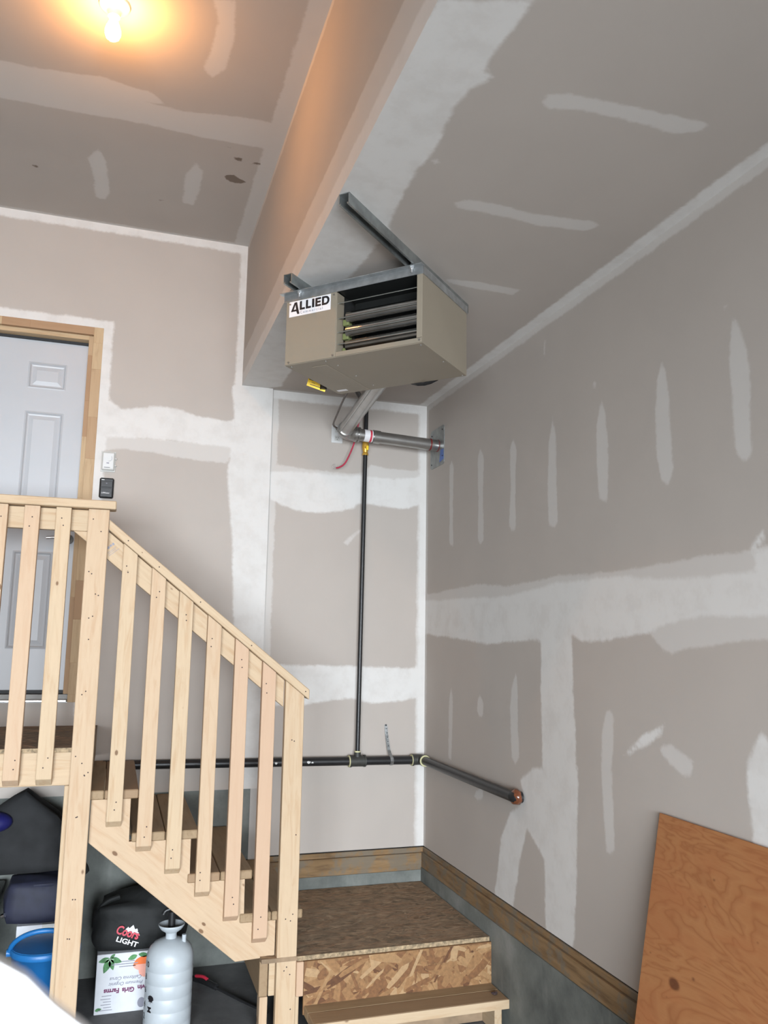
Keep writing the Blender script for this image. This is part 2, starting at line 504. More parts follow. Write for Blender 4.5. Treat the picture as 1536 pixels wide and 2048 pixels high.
def strands(name, parent, Mw, w, h, n, mats, wts, seed, ll=(0.05, 0.13), ww=(0.008, 0.022), spread=1.2):
    """pressed wood strands lying flush on a sheet face: overlapping slivers a fraction of a millimetre proud"""
    rng = random.Random(seed); bm = bmesh.new()
    def clip(poly, ax, lim, sgn):
        out = []
        for a, b in zip(poly, poly[1:] + poly[:1]):
            ia, ib = (a[ax] - lim) * sgn <= 0, (b[ax] - lim) * sgn <= 0
            if ia: out.append(a)
            if ia != ib:
                t = (lim - a[ax]) / (b[ax] - a[ax]); out.append((a[0] + (b[0] - a[0]) * t, a[1] + (b[1] - a[1]) * t))
        return out
    for k in range(n):
        cx, cy = rng.uniform(-w / 2, w / 2), rng.uniform(-h / 2, h / 2)
        a = rng.gauss(0, spread); l, q = rng.uniform(*ll) / 2, rng.uniform(*ww) / 2
        P_ = [(-l, -q * rng.uniform(.4, 1)), (-l * .3, -q), (l * rng.uniform(.6, 1), -q * rng.uniform(.6, 1)), (l, q * rng.uniform(-.3, .6)), (l * .5, q), (-l * rng.uniform(.5, 1), q * rng.uniform(.5, 1)), (-l * 1.05, q * .2)]
        P_ = [(cx + x * math.cos(a) - y * math.sin(a), cy + x * math.sin(a) + y * math.cos(a)) for x, y in P_]
        for ax, lim, sg in ((0, w / 2, 1), (0, -w / 2, -1), (1, h / 2, 1), (1, -h / 2, -1)):
            if P_: P_ = clip(P_, ax, lim, sg)
        if len(P_) < 3: continue
        z = 0.0001 + 0.0009 * k / n
        try: f = bm.faces.new([bm.verts.new((x, y, z)) for x, y in P_])
        except ValueError: continue
        f.material_index = rng.choices(range(len(mats)), wts)[0]
    me = bpy.data.meshes.new(name); bm.to_mesh(me); bm.free()
    for m in mats: me.materials.append(MT[m])
    o = mesh_obj(name, me, None, parent, Mw); o['kind'] = 'stuff'
    return o
MUDS = {'right':{'a':[[[2.694,1.344],[2.597,1.416],[2.494,1.461],[2.504,1.443],[2.598,1.389]],[[2.012,1.499],[1.987,1.473],[1.915,1.316],[1.938,1.01],[2.071,1.126],[2.074,1.21],[2.081,1.317],[2.079,1.403],[2.052,1.452]],[[2.024,2.031],[1.989,2.066],[1.962,2.09],[1.961,2.069],[2.001,2.032]],[[4.849,1.99],[3.646,1.968],[3.203,2.003],[2.687,2.003],[2.48,1.977],[2.239,1.969],[1.954,1.967],[1.799,1.965],[1.809,1.837],[1.964,1.837],[2.248,1.843],[2.476,1.812],[2.543,1.785],[2.64,1.776],[2.87,1.754],[2.988,1.757],[3.059,1.776],[3.332,1.755],[3.65,1.748],[3.91,1.734],[4.204,1.756],[4.844,1.788]],[[3.332,1.77],[3.067,1.785],[3.067,1.556],[3.052,1.374],[3.059,1.0],[3.055,0.928],[3.327,0.865],[3.33,1.101],[3.335,1.293],[3.338,1.539]],[[3.546,1.117],[3.427,1.185],[3.043,1.242],[3.053,0.977],[3.069,0.759],[3.098,0.56],[3.113,0.533],[3.326,0.536],[3.325,0.567],[3.326,0.825],[3.487,0.914],[3.554,0.769],[3.633,0.536],[3.822,0.532],[3.821,0.558],[3.767,0.751],[3.756,0.814],[3.654,0.946],[3.502,1.042]]],'b':[[[2.041,2.799],[2.017,2.751],[1.987,2.658],[1.987,2.555],[1.99,2.417],[1.995,2.332],[2.019,2.31],[2.051,2.337],[2.066,2.421],[2.066,2.556],[2.067,2.662],[2.057,2.735]],[[2.408,2.771],[2.391,2.719],[2.378,2.613],[2.374,2.479],[2.366,2.354],[2.396,2.304],[2.434,2.326],[2.455,2.413],[2.455,2.6],[2.439,2.699]],[[2.804,2.731],[2.777,2.659],[2.765,2.571],[2.774,2.341],[2.789,2.305],[2.837,2.324],[2.847,2.476],[2.844,2.628],[2.821,2.68]],[[3.197,2.76],[3.175,2.688],[3.175,2.542],[3.168,2.274],[3.195,2.252],[3.245,2.269],[3.25,2.452],[3.238,2.64]],[[3.59,2.748],[3.555,2.688],[3.568,2.507],[3.572,2.294],[3.611,2.281],[3.64,2.313],[3.617,2.516],[3.626,2.704]],[[3.974,2.786],[3.937,2.721],[3.947,2.512],[3.943,2.278],[3.977,2.26],[4.012,2.286],[4.005,2.521],[4.016,2.738]],[[4.381,2.8],[4.35,2.753],[4.362,2.511],[4.353,2.284],[4.412,2.303],[4.41,2.519],[4.416,2.766]],[[3.266,3.143],[3.244,3.136],[3.257,3.068],[3.276,3.072]],[[2.858,2.821],[2.839,2.811],[2.845,2.785],[2.862,2.798]],[[2.081,2.845],[2.068,2.836],[2.072,2.818],[2.084,2.827]],[[4.377,1.494],[4.353,1.427],[4.362,1.227],[4.377,1.09],[4.417,1.097],[4.412,1.284],[4.407,1.423]],[[3.99,1.47],[3.951,1.433],[3.957,1.375],[3.996,1.36],[4.03,1.392],[4.019,1.451]],[[3.581,1.601],[3.563,1.525],[3.569,1.368],[3.556,1.214],[3.593,1.178],[3.63,1.204],[3.646,1.413],[3.63,1.521]],[[2.794,1.5],[2.773,1.472],[2.786,1.361],[2.797,1.276],[2.793,1.112],[2.793,0.989],[2.82,0.959],[2.85,0.968],[2.859,1.098],[2.871,1.265],[2.856,1.413],[2.826,1.484]],[[2.5,1.393],[2.437,1.412],[2.317,1.369],[2.336,1.334],[2.377,1.318],[2.429,1.335],[2.489,1.368]],[[4.04,0.989],[3.956,1.014],[3.957,0.964],[4.026,0.937],[4.069,0.956]],[[4.85,2.029],[4.692,2.029],[4.081,2.049],[3.645,2.018],[3.283,2.029],[3.162,2.036],[2.908,2.023],[2.686,2.025],[2.438,2.027],[2.202,2.037],[2.029,2.035],[1.948,2.041],[1.809,2.043],[1.816,1.944],[3.205,1.919],[4.848,1.965]],[[2.556,1.797],[2.505,1.765],[2.456,1.726],[2.419,1.715],[2.311,1.736],[2.148,1.752],[2.02,1.762],[1.815,1.768],[1.808,1.849],[2.246,1.862],[2.501,1.829]]],'s':[]},'back':{'a':[[[0.821,2.728],[0.978,2.745],[1.172,2.741],[1.402,2.749],[1.606,2.744],[1.816,2.776],[1.818,2.604],[1.692,2.561],[1.599,2.56],[1.476,2.572],[1.425,2.573],[1.365,2.574],[1.346,2.539],[1.257,2.519],[1.12,2.5],[0.985,2.506],[0.899,2.534],[0.827,2.567]],[[0.835,1.592],[0.923,1.592],[1.192,1.591],[1.439,1.586],[1.824,1.573],[1.826,1.405],[1.664,1.382],[1.475,1.372],[1.35,1.402],[1.168,1.38],[1.049,1.358],[0.83,1.366]]],'b':[[[0.833,2.782],[0.958,2.768],[1.191,2.757],[1.391,2.763],[1.451,2.827],[1.554,2.81],[1.805,2.81],[1.806,2.754],[0.837,2.682]],[[1.286,2.328],[1.388,2.42],[1.404,2.411],[1.311,2.315]]],'s':[]},'door':{'a':[[[-0.405,3.035],[-0.114,3.066],[-0.038,3.02],[0.125,3.056],[0.264,3.059],[0.377,3.024],[0.529,3.011],[0.605,3.019],[0.612,2.857],[0.536,2.858],[0.122,2.863],[-0.098,2.855],[-0.39,2.828]],[[0.572,3.232],[0.83,3.257],[0.927,0.597],[0.702,0.61],[0.615,2.269],[0.565,2.712],[0.599,2.967]]],'b':[[[-0.391,2.835],[-0.098,2.87],[0.122,2.867],[0.611,2.865],[0.563,2.755],[0.39,2.756],[0.17,2.78],[-0.024,2.793],[-0.093,2.78],[-0.385,2.754]]],'s':[]},'low':{'a':[[[0.845,1.533],[0.837,1.628],[0.832,1.678],[0.833,1.794],[0.865,1.811],[0.83,1.876],[0.82,1.966],[0.829,2.028],[0.84,2.166],[0.831,2.312],[0.839,2.524],[0.866,2.699],[0.854,2.936],[0.816,3.308],[0.859,4.712],[0.612,4.923],[0.597,2.61],[0.628,1.608]]],'b':[[[1.041,1.857],[1.044,1.825],[1.091,1.803],[1.174,1.798],[1.326,1.789],[1.525,1.784],[1.546,1.793],[1.536,1.821],[1.477,1.856],[1.389,1.852],[1.293,1.846],[1.163,1.852],[1.066,1.879]],[[1.02,2.431],[1.051,2.398],[1.139,2.389],[1.337,2.406],[1.542,2.383],[1.572,2.404],[1.55,2.45],[1.374,2.475],[1.192,2.457],[1.047,2.46]],[[1.223,3.0],[1.345,2.984],[1.565,2.991],[1.555,3.048],[1.373,3.046],[1.254,3.031]],[[0.854,2.223],[0.875,2.208],[0.882,2.226],[0.863,2.235]]],'s':[]},'high':{'a':[[[-0.934,3.58],[-0.621,3.564],[-0.377,3.547],[-0.124,3.53],[0.14,3.558],[0.41,3.51],[0.568,3.502],[0.652,3.489],[0.66,3.726],[0.569,3.722],[0.248,3.73],[-0.033,3.712],[-0.3,3.727],[-0.642,3.733],[-0.972,3.768]]],'b':[[[-0.917,3.499],[-0.609,3.467],[-0.452,3.465],[-0.208,3.433],[0.003,3.472],[0.068,3.537],[-0.21,3.575],[-0.625,3.592],[-0.942,3.622]],[[-0.281,4.103],[-0.226,4.001],[-0.194,4.1],[-0.176,4.418],[-0.203,4.494],[-0.25,4.477],[-0.26,4.24]],[[0.199,4.078],[0.241,3.966],[0.285,4.028],[0.281,4.234],[0.268,4.394],[0.207,4.382]],[[0.208,3.235],[0.223,3.14],[0.235,2.958],[0.213,2.835],[0.285,2.81],[0.307,3.026],[0.297,3.204],[0.247,3.282]]],'s':[[[0.391,4.03],[0.439,4.003],[0.51,4.058],[0.461,4.086],[0.417,4.071]],[[-0.553,4.256],[-0.525,4.255],[-0.531,4.277],[-0.55,4.274]],[[0.373,3.769],[0.398,3.768],[0.394,3.78]],[[0.418,3.847],[0.458,3.843],[0.457,3.871],[0.431,3.871]],[[0.503,3.874],[0.56,3.844],[0.555,3.874]],[[0.008,3.95],[0.021,3.951],[0.015,3.964]],[[0.046,4.401],[0.104,4.389],[0.095,4.406]]]}}

def rect(u0_, u1_, v0_, v1_): return [[u0_, v0_], [u1_, v0_], [u1_, v1_], [u0_, v1_]]

def poly_sd(U, V, poly):
    """signed distance to a polygon, positive inside"""
    P = np.array(poly, float); Q = np.roll(P, -1, 0)
    d2 = np.full(U.shape, 1e9); ins = np.zeros(U.shape, bool)
    for (ax, ay), (bx, by) in zip(P, Q):
        ex, ey = bx - ax, by - ay
        t = np.clip(((U - ax) * ex + (V - ay) * ey) / (ex * ex + ey * ey + 1e-12), 0, 1)
        d2 = np.minimum(d2, (U - ax - t * ex) ** 2 + (V - ay - t * ey) ** 2)
        c = ((ay > V) != (by > V)) & (U < ex * (V - ay) / (ey if abs(ey) > 1e-12 else 1e-12) + ax)
        ins ^= c
    return np.where(ins, 1, -1) * np.sqrt(d2)

def grid_wall(name, us, vs, to3, patches, label, cat, step=0.016, fine=None, holes=()):
    """drywall sheet meshed finely so that the joint-compound shapes can be stored on it"""
    def axis(marks, lo_hi):
        a = []
        marks = sorted(set(marks))
        for p, q in zip(marks, marks[1:]):
            mid = (p + q) / 2
            st = step if lo_hi[0] <= mid <= lo_hi[1] else 0.25
            n = max(1, int(round((q - p) / st)))
            a += [p + (q - p) * k / n for k in range(n)]
        return np.array(a + [marks[-1]])
    fine = fine or ((-9, 9), (-9, 9))
    ua = axis(list(us) + [f for f in fine[0] if us[0] < f < us[-1]], fine[0])
    va = axis(list(vs) + [f for f in fine[1] if vs[0] < f < vs[-1]], fine[1])
    U, V = np.meshgrid(ua, va, indexing='ij')
    nu, nv = U.shape
    co = to3(U, V).reshape(-1, 3)
    i, j = np.meshgrid(np.arange(nu - 1), np.arange(nv - 1), indexing='ij')
    uc, vc = (ua[:-1] + ua[1:]) / 2, (va[:-1] + va[1:]) / 2
    keep = np.ones((nu - 1, nv - 1), bool)
    for h in holes:
        keep &= ~((uc[:, None] > h[0]) & (uc[:, None] < h[1]) & (vc[None] > h[2]) & (vc[None] < h[3]))
    q = np.stack([i * nv + j, (i + 1) * nv + j, (i + 1) * nv + j + 1, i * nv + j + 1], -1)[keep].reshape(-1, 4)
    me = bpy.data.meshes.new(name)
    me.vertices.add(len(co)); me.vertices.foreach_set('co', co.ravel())
    me.loops.add(q.size); me.loops.foreach_set('vertex_index', q.ravel())
    me.polygons.add(len(q)); me.polygons.foreach_set('loop_start', np.arange(len(q)) * 4)
    me.update()
    for key, an in (('a', 'mud_a'), ('b', 'mud_b'), ('s', 'stain')):
        sd = np.full(U.shape, -1.0)
        for p in patches.get(key, ()): sd = np.maximum(sd, poly_sd(U, V, p))
        at = me.attributes.new(an, 'FLOAT', 'POINT')
        at.data.foreach_set('value', sd.ravel().astype(np.float32))
    me.validate()
    o = mesh_obj(name, me, 'dry')
    return tag(o, label, cat, kind='structure')

def st(*a): return np.stack(np.broadcast_arrays(*a), -1)

# ------------------------------------------------------------------ the room
ZB = 0.54       # lower edge of the drywall above the sill plate
P = MUDS['right']
P['a'] += [[[2.72, 1.335], [2.60, 1.420], [2.47, 1.475], [2.49, 1.435], [2.60, 1.378]]]
P['a'] += [rect(2.0, YF, 1.86, 2.03)]
P['b'] += [rect(4.770, 4.83, 0.3, 3.3), rect(YF, 4.83, ZL - 0.035, 3.3), rect(4.785, 4.83, 0.3, 3.3)]
grid_wall('wall_right', (YF, YB), (ZB, ZL), lambda U, V: st(np.full_like(U, XR), U, V), P,
          'unpainted grey drywall on the right with pale strips of joint compound', 'wall', fine=((1.2, 9), (0, 9)))
P = MUDS['back']
P['a'] += [rect(0.7, 1.9, ZL - 0.055, 3.4), rect(1.778, 1.9, 0, 3.4)]
P['b'] += [rect(0.7, 0.862, 0, 3.4), rect(1.765, 1.9, 0, 3.4)]
grid_wall('wall_back', (XN - 0.03, XR), (ZB, ZL), lambda U, V: st(U, np.full_like(U, YB), V), P,
          'narrow recessed drywall behind the black gas pipe, with two white seams', 'wall')
P = MUDS['door']
P['a'] += [rect(-4, 0.7, ZH - 0.05, 4.3), rect(0.588, 0.7, ZL - 0.1, 4.3), rect(-0.18, -0.118, 1, 3.535), rect(-2, -0.118, 3.48, 3.535)]
grid_wall('wall_door_side', (XL, -1.125, -0.17, XB, XN), (0.91, 1.391, ZL, 3.487, ZH), lambda U, V: st(U, np.full_like(U, YD), V), P,
          'drywall around the white entry door, with a pale seam and corner', 'wall', fine=((-0.9, 9), (0, 9)),
          holes=((-1.125, -0.17, 1.391, 3.487), (XB, 2, ZL, 5)))
m_ = bmesh.new()
box_bm(0.775, XN, YD, YB + 0.06, ZB - 0.01, 0.91, 0, m_); box_bm(XN - 0.004, XN, YD + 0.0005, YB, 0.91, ZL, 0, m_)
tag(mesh_obj('trim_1', m_, 'drye'), 'thin white drywall return where the door wall steps back', 'trim', kind='structure')
P = MUDS['low']
P['a'] += [rect(1.768, 1.9, -2, 5)]
P['b'] += [rect(0.5, 1.9, 4.77, 5)]
grid_wall('ceiling', (XB, XR), (YF, YB), lambda U, V: st(U, V, np.full_like(U, ZL)), P,
          'low grey drywall ceiling above the heater with short compound strokes', 'ceiling', fine=((-9, 9), (1.2, 9)))
P = MUDS['high']
P['b'] += P['a']
P['a'] = []
P['b'] += [rect(0.545, 0.7, -2, 5), rect(-4, 0.7, 4.755, 5)]
grid_wall('ceiling_raised', (XL, XB), (YF, YD), lambda U, V: st(U, V, np.full_like(U, ZH)), P,
          'higher drywall ceiling carrying the bare light bulb', 'ceiling', fine=((-1.3, 9), (2.2, 9)))
P = {'a': [rect(-2, 5, 3.0, ZL + 0.07)], 'b': [rect(-2, 5, 3.0, ZL + 0.20), rect(-2, 5, ZH - 0.03, 4.4), rect(4.745, 5, 3, 4.4)]}
grid_wall('wall_bulkhead', (YF, YD), (ZL, ZH), lambda U, V: st(np.full_like(U, XB), U, V), P,
          'upright bulkhead face stepping from the low ceiling up to the high one', 'wall', fine=((1.2, 9), (0, 9)))
tag(box('wall_left', XL - 0.1, XL, YF, YD, 0, ZH, 'dim'), 'unseen wall on the far left, darkened to cut bounce light', 'wall', kind='structure')
m_ = bmesh.new()
box_bm(XL, -3.1, YF - 0.1, YF, 0, ZH, 0, m_); box_bm(1.3, XR, YF - 0.1, YF, 0, ZH, 0, m_); box_bm(-3.1, 1.3, YF - 0.1, YF, 2.3, ZH, 0, m_)
tag(mesh_obj('wall_front', m_, 'dim'), 'wall around the open garage door behind the viewer', 'wall', kind='structure')
tag(box('floor', XL, XR + 0.1, YF - 3.0, YB + 0.1, -0.12, 0.0, 'floor'), 'dark bare concrete garage floor', 'floor', kind='structure')
tag(box('wall_foundation_right', XR - 0.023, XR + 0.1, YF, YB, 0.0, 0.425, 'conc'), 'streaked grey concrete foundation under the right wall', 'wall', kind='structure')
tag(box('wall_foundation_back', XL, 0.775, YD + 0.008, YB + 0.1, 0.0, 0.912, 'conc'), 'dark concrete foundation behind the stairs', 'wall', kind='structure')
tag(box('wall_foundation_niche', 0.775, XR - 0.02, YD + 0.004, YB + 0.1, 0.0, 0.412, 'conc'), 'low concrete ledge behind the corner platform', 'wall', kind='structure')
# sill plates under the drywall: wide plate, thinner bottom plate set back, dark gap
def sill(name, a, b, n_in, z0, z1, label):
    t = thing(name, (*((Vector(a) + Vector(b)) / 2).xy, z0), label, 'trim', kind='structure')
    a, b, n_ = Vector(a), Vector(b), Vector(n_in)
    for nm, off, th, lo, hi, mt in (('sill_plate', 0.020, 0.10, z0, z1, 'sill'), ('bottom_plate', 0.006, 0.08, z1, ZB - 0.007, 'sill'), ('gap_strip', -0.004, 0.05, ZB - 0.007, ZB + 0.004, 'gap')):
        c = n_ * (off - th / 2) + Vector((0, 0, (lo + hi) / 2))
        board(nm, a + c, b + c, hi - lo, th, (0, 0, 1), mt, t, 0.002)
    return t
sill('trim_2', (XR, YF, 0), (XR, YB + 0.06, 0), (-1, 0, 0), 0.425, 0.508, 'weathered wooden sill plate along the foot of the right wall')
sill('trim_3', (0.76, YB, 0), (XR + 0.06, YB, 0), (0, -1, 0), 0.412, 0.505, 'stained wooden sill plate along the foot of the back wall')

# ------------------------------------------------------------------ entry door with finger-jointed jamb
dr = thing('door_1', (-0.65, YD, 1.391), 'white six-panel entry door in a raw wooden jamb at the top landing', 'door', kind='structure')
sx0, sx1, sz0, sz1, sy = -1.075, -0.246, 1.442, 3.410, 4.872
gx = [sx0, -0.958, -0.754, -0.560, -0.356, sx1]
gz = [sz0, 1.668, 2.198, 2.350, 2.988, 3.120, 3.275, sz1]
PAN = [(i, k) for i in (1, 3) for k in (1, 3, 5)]
b_ = bmesh.new()
def quad(bm, *p): bm.faces.new([bm.verts.new(v) for v in p])
for i in range(5):
    for k in range(7):
        if (i, k) not in PAN:
            quad(b_, (gx[i], sy, gz[k]), (gx[i + 1], sy, gz[k]), (gx[i + 1], sy, gz[k + 1]), (gx[i], sy, gz[k + 1]))
box_bm(sx0, sx1, sy + 0.012, sy + 0.045, sz0, sz1, 0, b_)
for p, q in (((sx0, sz0), (sx1, sz0)), ((sx1, sz0), (sx1, sz1)), ((sx1, sz1), (sx0, sz1)), ((sx0, sz1), (sx0, sz0))):
    quad(b_, (p[0], sy, p[1]), (q[0], sy, q[1]), (q[0], sy + 0.045, q[1]), (p[0], sy + 0.045, p[1]))
slab = mesh_obj('door_slab', b_, 'door', dr)
slab.matrix_basis = WM[dr.name].inverted()
WM[slab.name] = Matrix.Identity(4)
for i, k in PAN:
    b_ = bmesh.new()
    def ring(ins, dep): return [b_.verts.new((x, sy + dep, z)) for x, z in ((gx[i] + ins, gz[k] + ins), (gx[i + 1] - ins, gz[k] + ins), (gx[i + 1] - ins, gz[k + 1] - ins), (gx[i] + ins, gz[k + 1] - ins))]
    rs = [ring(0, 0), ring(0.008, -0.003), ring(0.016, 0.006), ring(0.024, 0.008), ring(0.046, 0.001)]
    for a, b in zip(rs, rs[1:]):
        for e in range(4): b_.faces.new((a[e], a[(e + 1) % 4], b[(e + 1) % 4], b[e]))
    b_.faces.new(rs[-1])
    mesh_obj('door_panel', b_, 'door', slab, Matrix.Identity(4))
# jamb faces built of the short finger-jointed blocks one sees
random.seed(3)
def blocks(lo, hi, first):
    e = [lo]
    for c in first:
        if lo < c < hi: e.append(c)
    while e[-1] < hi - 0.35: e.append(e[-1] + random.uniform(0.16, 0.36))
    e.append(hi); return list(zip(e, e[1:]))
for a, b in blocks(1.391, 3.487, [1.432, 1.60, 1.83, 2.04, 2.40, 2.72, 2.96, 3.24, 3.395]):
    board('jamb_block', (-0.196, YD + 0.055, a), (-0.196, YD + 0.055, b), 0.052, 0.114, (1, 0, 0), 'jamb', dr, 0.0008)
for a, b in blocks(1.42, 3.441, [1.62, 1.95, 2.50, 2.85]):
    board('jamb_block', (-0.234, YD + 0.070, a), (-0.234, YD + 0.070, b), 0.026, 0.090, (1, 0, 0), 'jamb', dr, 0.0008)
for a, b in blocks(-1.125, -0.222, [-0.9, -0.705, -0.56]):
    board('jamb_block', (a, YD + 0.055, 3.464), (b, YD + 0.055, 3.464), 0.046, 0.114, (0, 0, 1), 'jamb', dr, 0.0008)
board('head_stop', (-1.08, YD + 0.070, 3.429), (-0.247, YD + 0.070, 3.429), 0.026, 0.090, (0, 0, 1), 'jamb', dr, 0.0008)
board('jamb_block', (-1.098, YD + 0.055, 1.391), (-1.098, YD + 0.055, 3.441), 0.052, 0.114, (1, 0, 0), 'jamb', dr, 0.0008)
box('weatherstrip', sx0, sx1, 4.858, 4.872, 3.402, 3.416, 'seal', dr)
box('door_sweep', sx0, sx1, 4.850, 4.872, 1.424, 1.450, 'seal', dr)
board('threshold', (-1.07, 4.835, 1.412), (-0.222, 4.835, 1.412), 0.042, 0.075, (0, 0, 1), 'bronze', dr, 0.002)
board('threshold_nosing', (-1.10, 4.772, 1.400), (-0.225, 4.772, 1.400), 0.012, 0.050, (0, 0, 1), 'alum', dr, 0.003)
hd = cyl('door_handle', (-0.282, 4.872, 2.271), (-0.282, 4.858, 2.271), 0.027, 'bronze', dr)
tube('lever', [(-0.282, 4.858, 2.271), (-0.282, 4.825, 2.271), (-0.30, 4.812, 2.272), (-0.35, 4.812, 2.274), (-0.392, 4.815, 2.270)], 0.0085, 'chrome', hd)

# ------------------------------------------------------------------ entry landing
YR0, YR1, YR2 = 3.832, 3.870, 3.908        # baluster face, stringer face, stringer back
la = thing('entry_landing', (-0.9, 4.3, 0), 'raised wooden landing with dark sheathing deck below the entry door', 'landing')
box('deck_sheet', -1.75, -0.060, 3.860, YD - 0.004, 1.252, 1.270, 'osbdark', la)
strands('deck_strands', la, Matrix.Translation((-0.905, 4.315, 1.270)), 1.68, 0.90, 900, ['wos0', 'wos1', 'osbdark'], [3, 2, 3], 6, (0.05, 0.16), (0.008, 0.026), 0.5)
board('deck_edge', (-1.75, 3.8575, 1.261), (-0.06, 3.8575, 1.261), 0.018, 0.005, (0, 0, 1), 'osbedge', la, 0)
board('rim_joist', (-1.75, 3.889, 1.182), (-0.060, 3.889, 1.182), 0.138, 0.038, (0, 0, 1), 'pine', la)
board('rim_joist', (-0.079, 3.910, 1.182), (-0.079, 4.760, 1.182), 0.138, 0.038, (0, 0, 1), 'tread', la)
for x in (-0.5, -0.9, -1.3, -1.72):
    board('deck_joist', (x, 3.910, 1.182), (x, 4.760, 1.182), 0.138, 0.038, (0, 0, 1), 'pine', la)
board('support_leg', (-0.121, 3.889, 0.0), (-0.121, 3.889, 1.112), 0.089, 0.038, (1, 0, 0), 'pine', la)
board('support_leg', (-1.70, 3.889, 0.0), (-1.70, 3.889, 1.112), 0.089, 0.038, (1, 0, 0), 'pine', la)

# ------------------------------------------------------------------ stair flight
def poly_board(name, pts, y0, y1, dirv, mat, parent, bev=0.002):
    """outline in world x,z between two y planes, grain along dirv"""
    c = Vector((sum(p[0] for p in pts) / len(pts), 0, sum(p[1] for p in pts) / len(pts)))
    X = Vector((dirv[0], 0, dirv[1])).normalized(); Y = Vector((0, 1, 0)); Z = X.cross(Y)
    loc = [((Vector((p[0], 0, p[1])) - c).dot(X), (Vector((p[0], 0, p[1])) - c).dot(Z)) for p in pts]
    bm = prism_bm(loc, -(y1 - y0) / 2, (y1 - y0) / 2)
    if bev: bmesh.ops.bevel(bm, geom=bm.edges[:], offset=bev, segments=1, affect='EDGES')
    Mw = Matrix((X, Y, Z)).transposed().to_4x4(); Mw.translation = c + Vector((0, (y0 + y1) / 2, 0))
    return mesh_obj(name, bm, mat, parent, Mw)

sf = thing('stair_flight', (0.4, 4.3, 0.33), 'four-step open wooden stair flight between landing and corner platform', 'stairs')
ST = [(-0.054, 1.049), (0.110, 1.049), (0.110, 0.867), (0.375, 0.867), (0.375, 0.682), (0.620, 0.682), (0.620, 0.498), (0.765, 0.498), (0.765, 0.345), (0.590, 0.338), (-0.054, 0.873)]
poly_board('stringer', ST, YR1, YR2, (0.8, -0.66), 'pine', sf)
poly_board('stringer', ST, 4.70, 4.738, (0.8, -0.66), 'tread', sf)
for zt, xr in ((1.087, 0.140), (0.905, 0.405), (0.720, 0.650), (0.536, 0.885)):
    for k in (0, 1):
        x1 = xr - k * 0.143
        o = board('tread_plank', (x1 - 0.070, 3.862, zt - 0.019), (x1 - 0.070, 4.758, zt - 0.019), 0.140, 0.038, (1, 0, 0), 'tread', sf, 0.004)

# ------------------------------------------------------------------ railing
rl = thing('stair_railing', (0.35, 3.85, 0), 'raw pine railing with upright balusters beside landing and stairs', 'railing')
board('post', (-0.1015, 3.851, 0.0), (-0.1015, 3.851, 2.303), 0.089, 0.038, (1, 0, 0), 'pine', rl)
zc = lambda x: 2.210 - 0.8 * (x + 0.053)
poly_board('post', [(0.768, 0.0), (0.857, 0.0), (0.857, zc(0.857)), (0.768, zc(0.768))], YR0, YR1, (0, 1), 'pine', rl)
board('top_rail', (-1.75, 3.866, 2.324), (-0.030, 3.866, 2.324), 0.089, 0.038, (0, 1, 0), 'pine', rl, 0.004)
board('rail_plate', (-1.75, 3.889, 2.2535), (-0.060, 3.889, 2.2535), 0.095, 0.038, (0, 0, 1), 'pine', rl)
poly_board('handrail', [(-0.055, 2.258), (-0.055, 2.2125), (0.879, 1.4655), (0.879, 1.511)], 3.822, 3.911, (0.8, -0.64), 'pine', rl, 0.003)
poly_board('rail_plate', [(-0.205, 2.205), (0.767, 1.430), (0.767, zc(0.767)), (-0.050, 2.205)], YR1, YR2, (0.8, -0.64), 'pine', rl)
nb_ = lathe_bm([(0.0030, 0), (0.0022, 0.0006)], 8)
NAIL = bpy.data.meshes.new('nail_head'); nb_.to_mesh(NAIL); nb_.free(); NAIL.materials.append(MT['scrap'])
def nail(x, z, parent, y=YR0):
    return mesh_obj('nail_head', NAIL, None, parent, Matrix.Translation((x, y, z)) @ Matrix.Rotation(math.radians(90), 4, 'X'))
def baluster(x, zb, zt0, zt1):
    """2x3 with a bevelled foot (front shorter than the back) and a top cut to the rail"""
    w = 0.063; bm = bmesh.new(); h = 0.030
    cz = (zb + zt0) / 2; cx = x + w / 2; cy = (YR0 + YR1) / 2
    vs = []
    for dx, zt in ((x, zt0), (x + w, zt1)):
        vs.append([(dx, YR0, zb), (dx, YR1, zb - h), (dx, YR1, zt), (dx, YR0, zt)])
    X = Vector((0, 0, 1)); Y = Vector((0, 1, 0)); Z = X.cross(Y)
    Mw = Matrix((X, Y, Z)).transposed().to_4x4(); Mw.translation = Vector((cx, cy, cz))
    inv = Mw.inverted()
    A = [[bm.verts.new(inv @ Vector(p)) for p in s] for s in vs]
    bm.faces.new(A[0]); bm.faces.new(A[1][::-1])
    for k in range(4): bm.faces.new((A[0][k], A[1][k], A[1][(k + 1) % 4], A[0][(k + 1) % 4]))
    bmesh.ops.bevel(bm, geom=bm.edges[:], offset=0.0018, segments=1, affect='EDGES')
    o = mesh_obj('baluster', bm, 'pine', rl, Mw)
    rng = random.Random(int(x * 1000))
    for zz in (zb + 0.045, zb + 0.085, zt1 - 0.05, zt1 - 0.085):
        nail(x + w / 2 + rng.uniform(-0.014, 0.014), zz + rng.uniform(-0.008, 0.008), o)
    return o
for k in range(6): baluster(-0.280 - 0.1285 * k, 1.146, 2.303, 2.303)
for x, zb in ((0.012, 0.963), (0.141, 0.855), (0.267, 0.755), (0.399, 0.651), (0.528, 0.540), (0.658, 0.439)):
    baluster(x, zb, zc(x) - 0.001, zc(x + 0.063) - 0.001)
posts = [o for o in rl.children if o.name.startswith('post')]
rng = random.Random(2)
